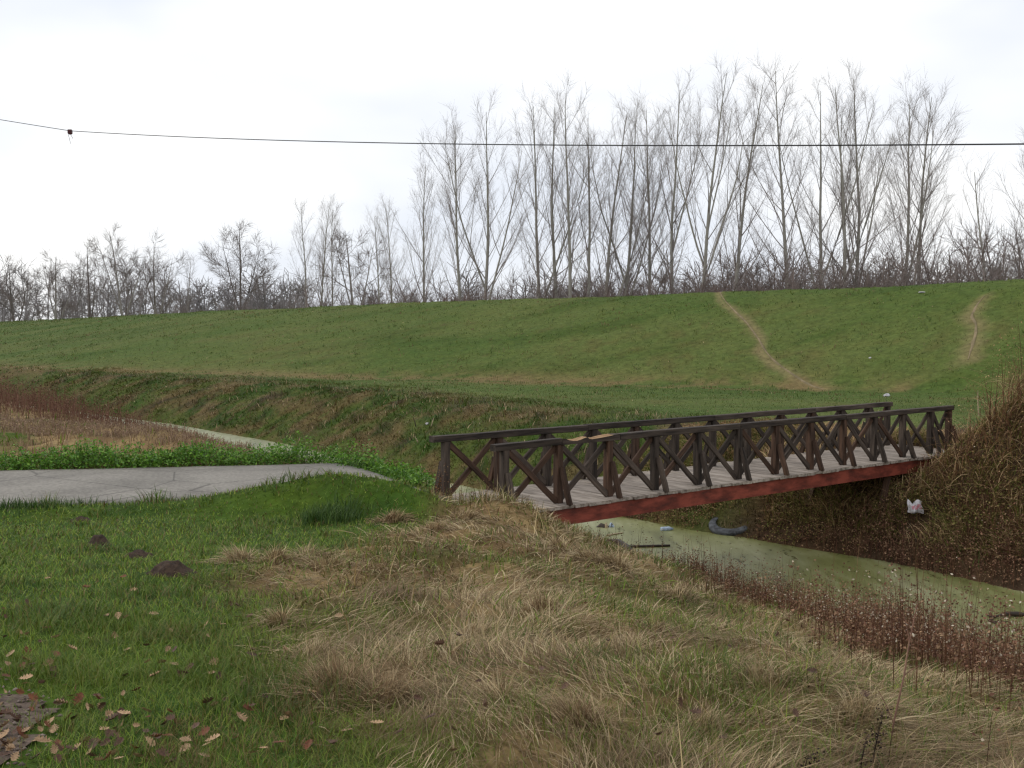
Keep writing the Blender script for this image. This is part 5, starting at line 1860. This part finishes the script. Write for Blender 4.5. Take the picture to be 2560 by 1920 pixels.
LEAF_KINDS = [
    ('dry pale tan fallen oak leaf lying in the green verge', 'pale fallen oak leaves', lin(134, 106, 78), lin(176, 146, 112)),
    ('rust-orange fallen oak leaf lying in the green verge', 'rust fallen oak leaves', lin(92, 54, 34), lin(120, 74, 48)),
    ('dark brown curled fallen oak leaf lying in the green verge', 'dark fallen oak leaves', lin(70, 50, 38), lin(98, 72, 56)),
]
LEAF_MESH = []
for lab, grp, c0, c1 in LEAF_KINDS:
    m = mat_noise('leaf_' + grp.split()[0], tuple(c0), tuple(c1), 6, 0.7, 5, rand=0.2)
    ms = []
    for k in range(4):
        v, f = oak_leaf(k * 7 + len(LEAF_MESH))
        ms.append(make_mesh('oak_leaf', v, faces=f, mats=[m]))
    LEAF_MESH.append(ms)
rl = random.Random(44)
count = 0
while count < 290:
    px = rl.betavariate(0.9, 2.6) * 1400 - 60
    py = 1420 + 500 * rl.betavariate(1.6, 1.0)
    if count > 262:
        px, py = rl.uniform(1000, 2300), rl.uniform(1500, 1900)
    zz = 0.8
    for _ in range(4):
        X, Y = at(px, py, zz)
        zz = float(height(X, Y))
    q = rl.random()
    kind = 0 if q < 0.5 else (1 if q < 0.66 else 2)
    lab, grp, _, _ = LEAF_KINDS[kind]
    if count > 262:
        kind = 2
        lab, grp = 'brown fallen leaf caught in the matted dry grass', 'fallen leaves in the dry grass'
    o = add('oak_leaf', rl.choice(LEAF_MESH[kind]), loc=(X, Y, zz + rl.uniform(0.018, 0.05) + (0.06 if count > 262 else 0)), label=lab, cat='leaf', group=grp)
    sz = rl.uniform(0.035, 0.075)
    o.scale = (sz, sz, sz)
    o.rotation_euler = (rl.gauss(0, 0.45), rl.gauss(0, 0.45), rl.uniform(0, 6.28))
    count += 1

# the lone arching stem in the near dry grass
def ground_at(px, py, zz=0.6):
    for _ in range(6):
        X, Y = at(px, py, zz)
        zz = float(height(X, Y))
    return X, Y, zz


X, Y, z0 = ground_at(2215, 1925)
M['cane'] = mat_noise('reddish_cane', tuple(lin(92, 64, 52)), tuple(lin(128, 94, 76)), 12, 0.7)
k_ = Y / F_PX
pts = [(0, 0, -0.03), (28 * k_, 0.05, 110 * k_), (75 * k_, 0.15, 215 * k_), (110 * k_, 0.25, 290 * k_), (142 * k_, 0.3, 390 * k_)]
tb = Tubes()
tb.add(pts, [0.0045, 0.004, 0.0036, 0.003, 0.002], 5)
cane = add('bramble_cane', tb.build('bramble_cane', M['cane']), loc=(X, Y, z0), label='lone reddish cane rising out of the near dry grass', cat='cane')
for a_, dx, dz in ((1, -30, 75), (2, 55, 18), (3, -8, 70)):
    b_ = pts[a_]
    tb = Tubes()
    tb.add([b_, (b_[0] + dx * .5 * k_, b_[1] + .03, b_[2] + dz * .6 * k_), (b_[0] + dx * k_, b_[1] + .05, b_[2] + dz * k_)], [0.0028, 0.002, 0.0015], 4)
    add('side_shoot', tb.build('side_shoot', M['cane']), cane)

# blackened seed stalks at the bottom edge
for k, (px, py, hh, lab) in enumerate(((2180, 1935, 0.30, 'taller blackened seed stalk beside the lone reddish cane'), (2150, 1940, 0.2, 'crooked blackened stalk close to the taller one'), (2010, 1945, 0.11, 'short blackened stalk apart from the other two'))):
    X, Y, z0 = ground_at(px, py)
    bg = Bag()
    r_ = np.random.default_rng(300 + k)
    n = 70
    f_ = r_.uniform(0.1, 1, n)
    cen = np.c_[r_.normal(0, .02, n) + .05 * f_, r_.normal(0, .02, n), f_ * hh]
    bg.put(leaf_quads(cen, r_.uniform(.008, .02, n), r_, pick([lin(44, 36, 36), lin(62, 50, 48), lin(96, 82, 76)], n, r_)))
    bg.put(ribbons(np.zeros((3, 3)), np.array([0., .2, -.2]), np.full(3, hh * 1.05), np.full(3, .008), np.array([.15, .2, .1]), np.zeros(3), 3, pick([lin(48, 38, 36)], 3, r_), r_))
    o = bg.obj('seed_stalk', M['weed'], lab, kind=None, cat='stalk')
    o.location = (X, Y, z0)
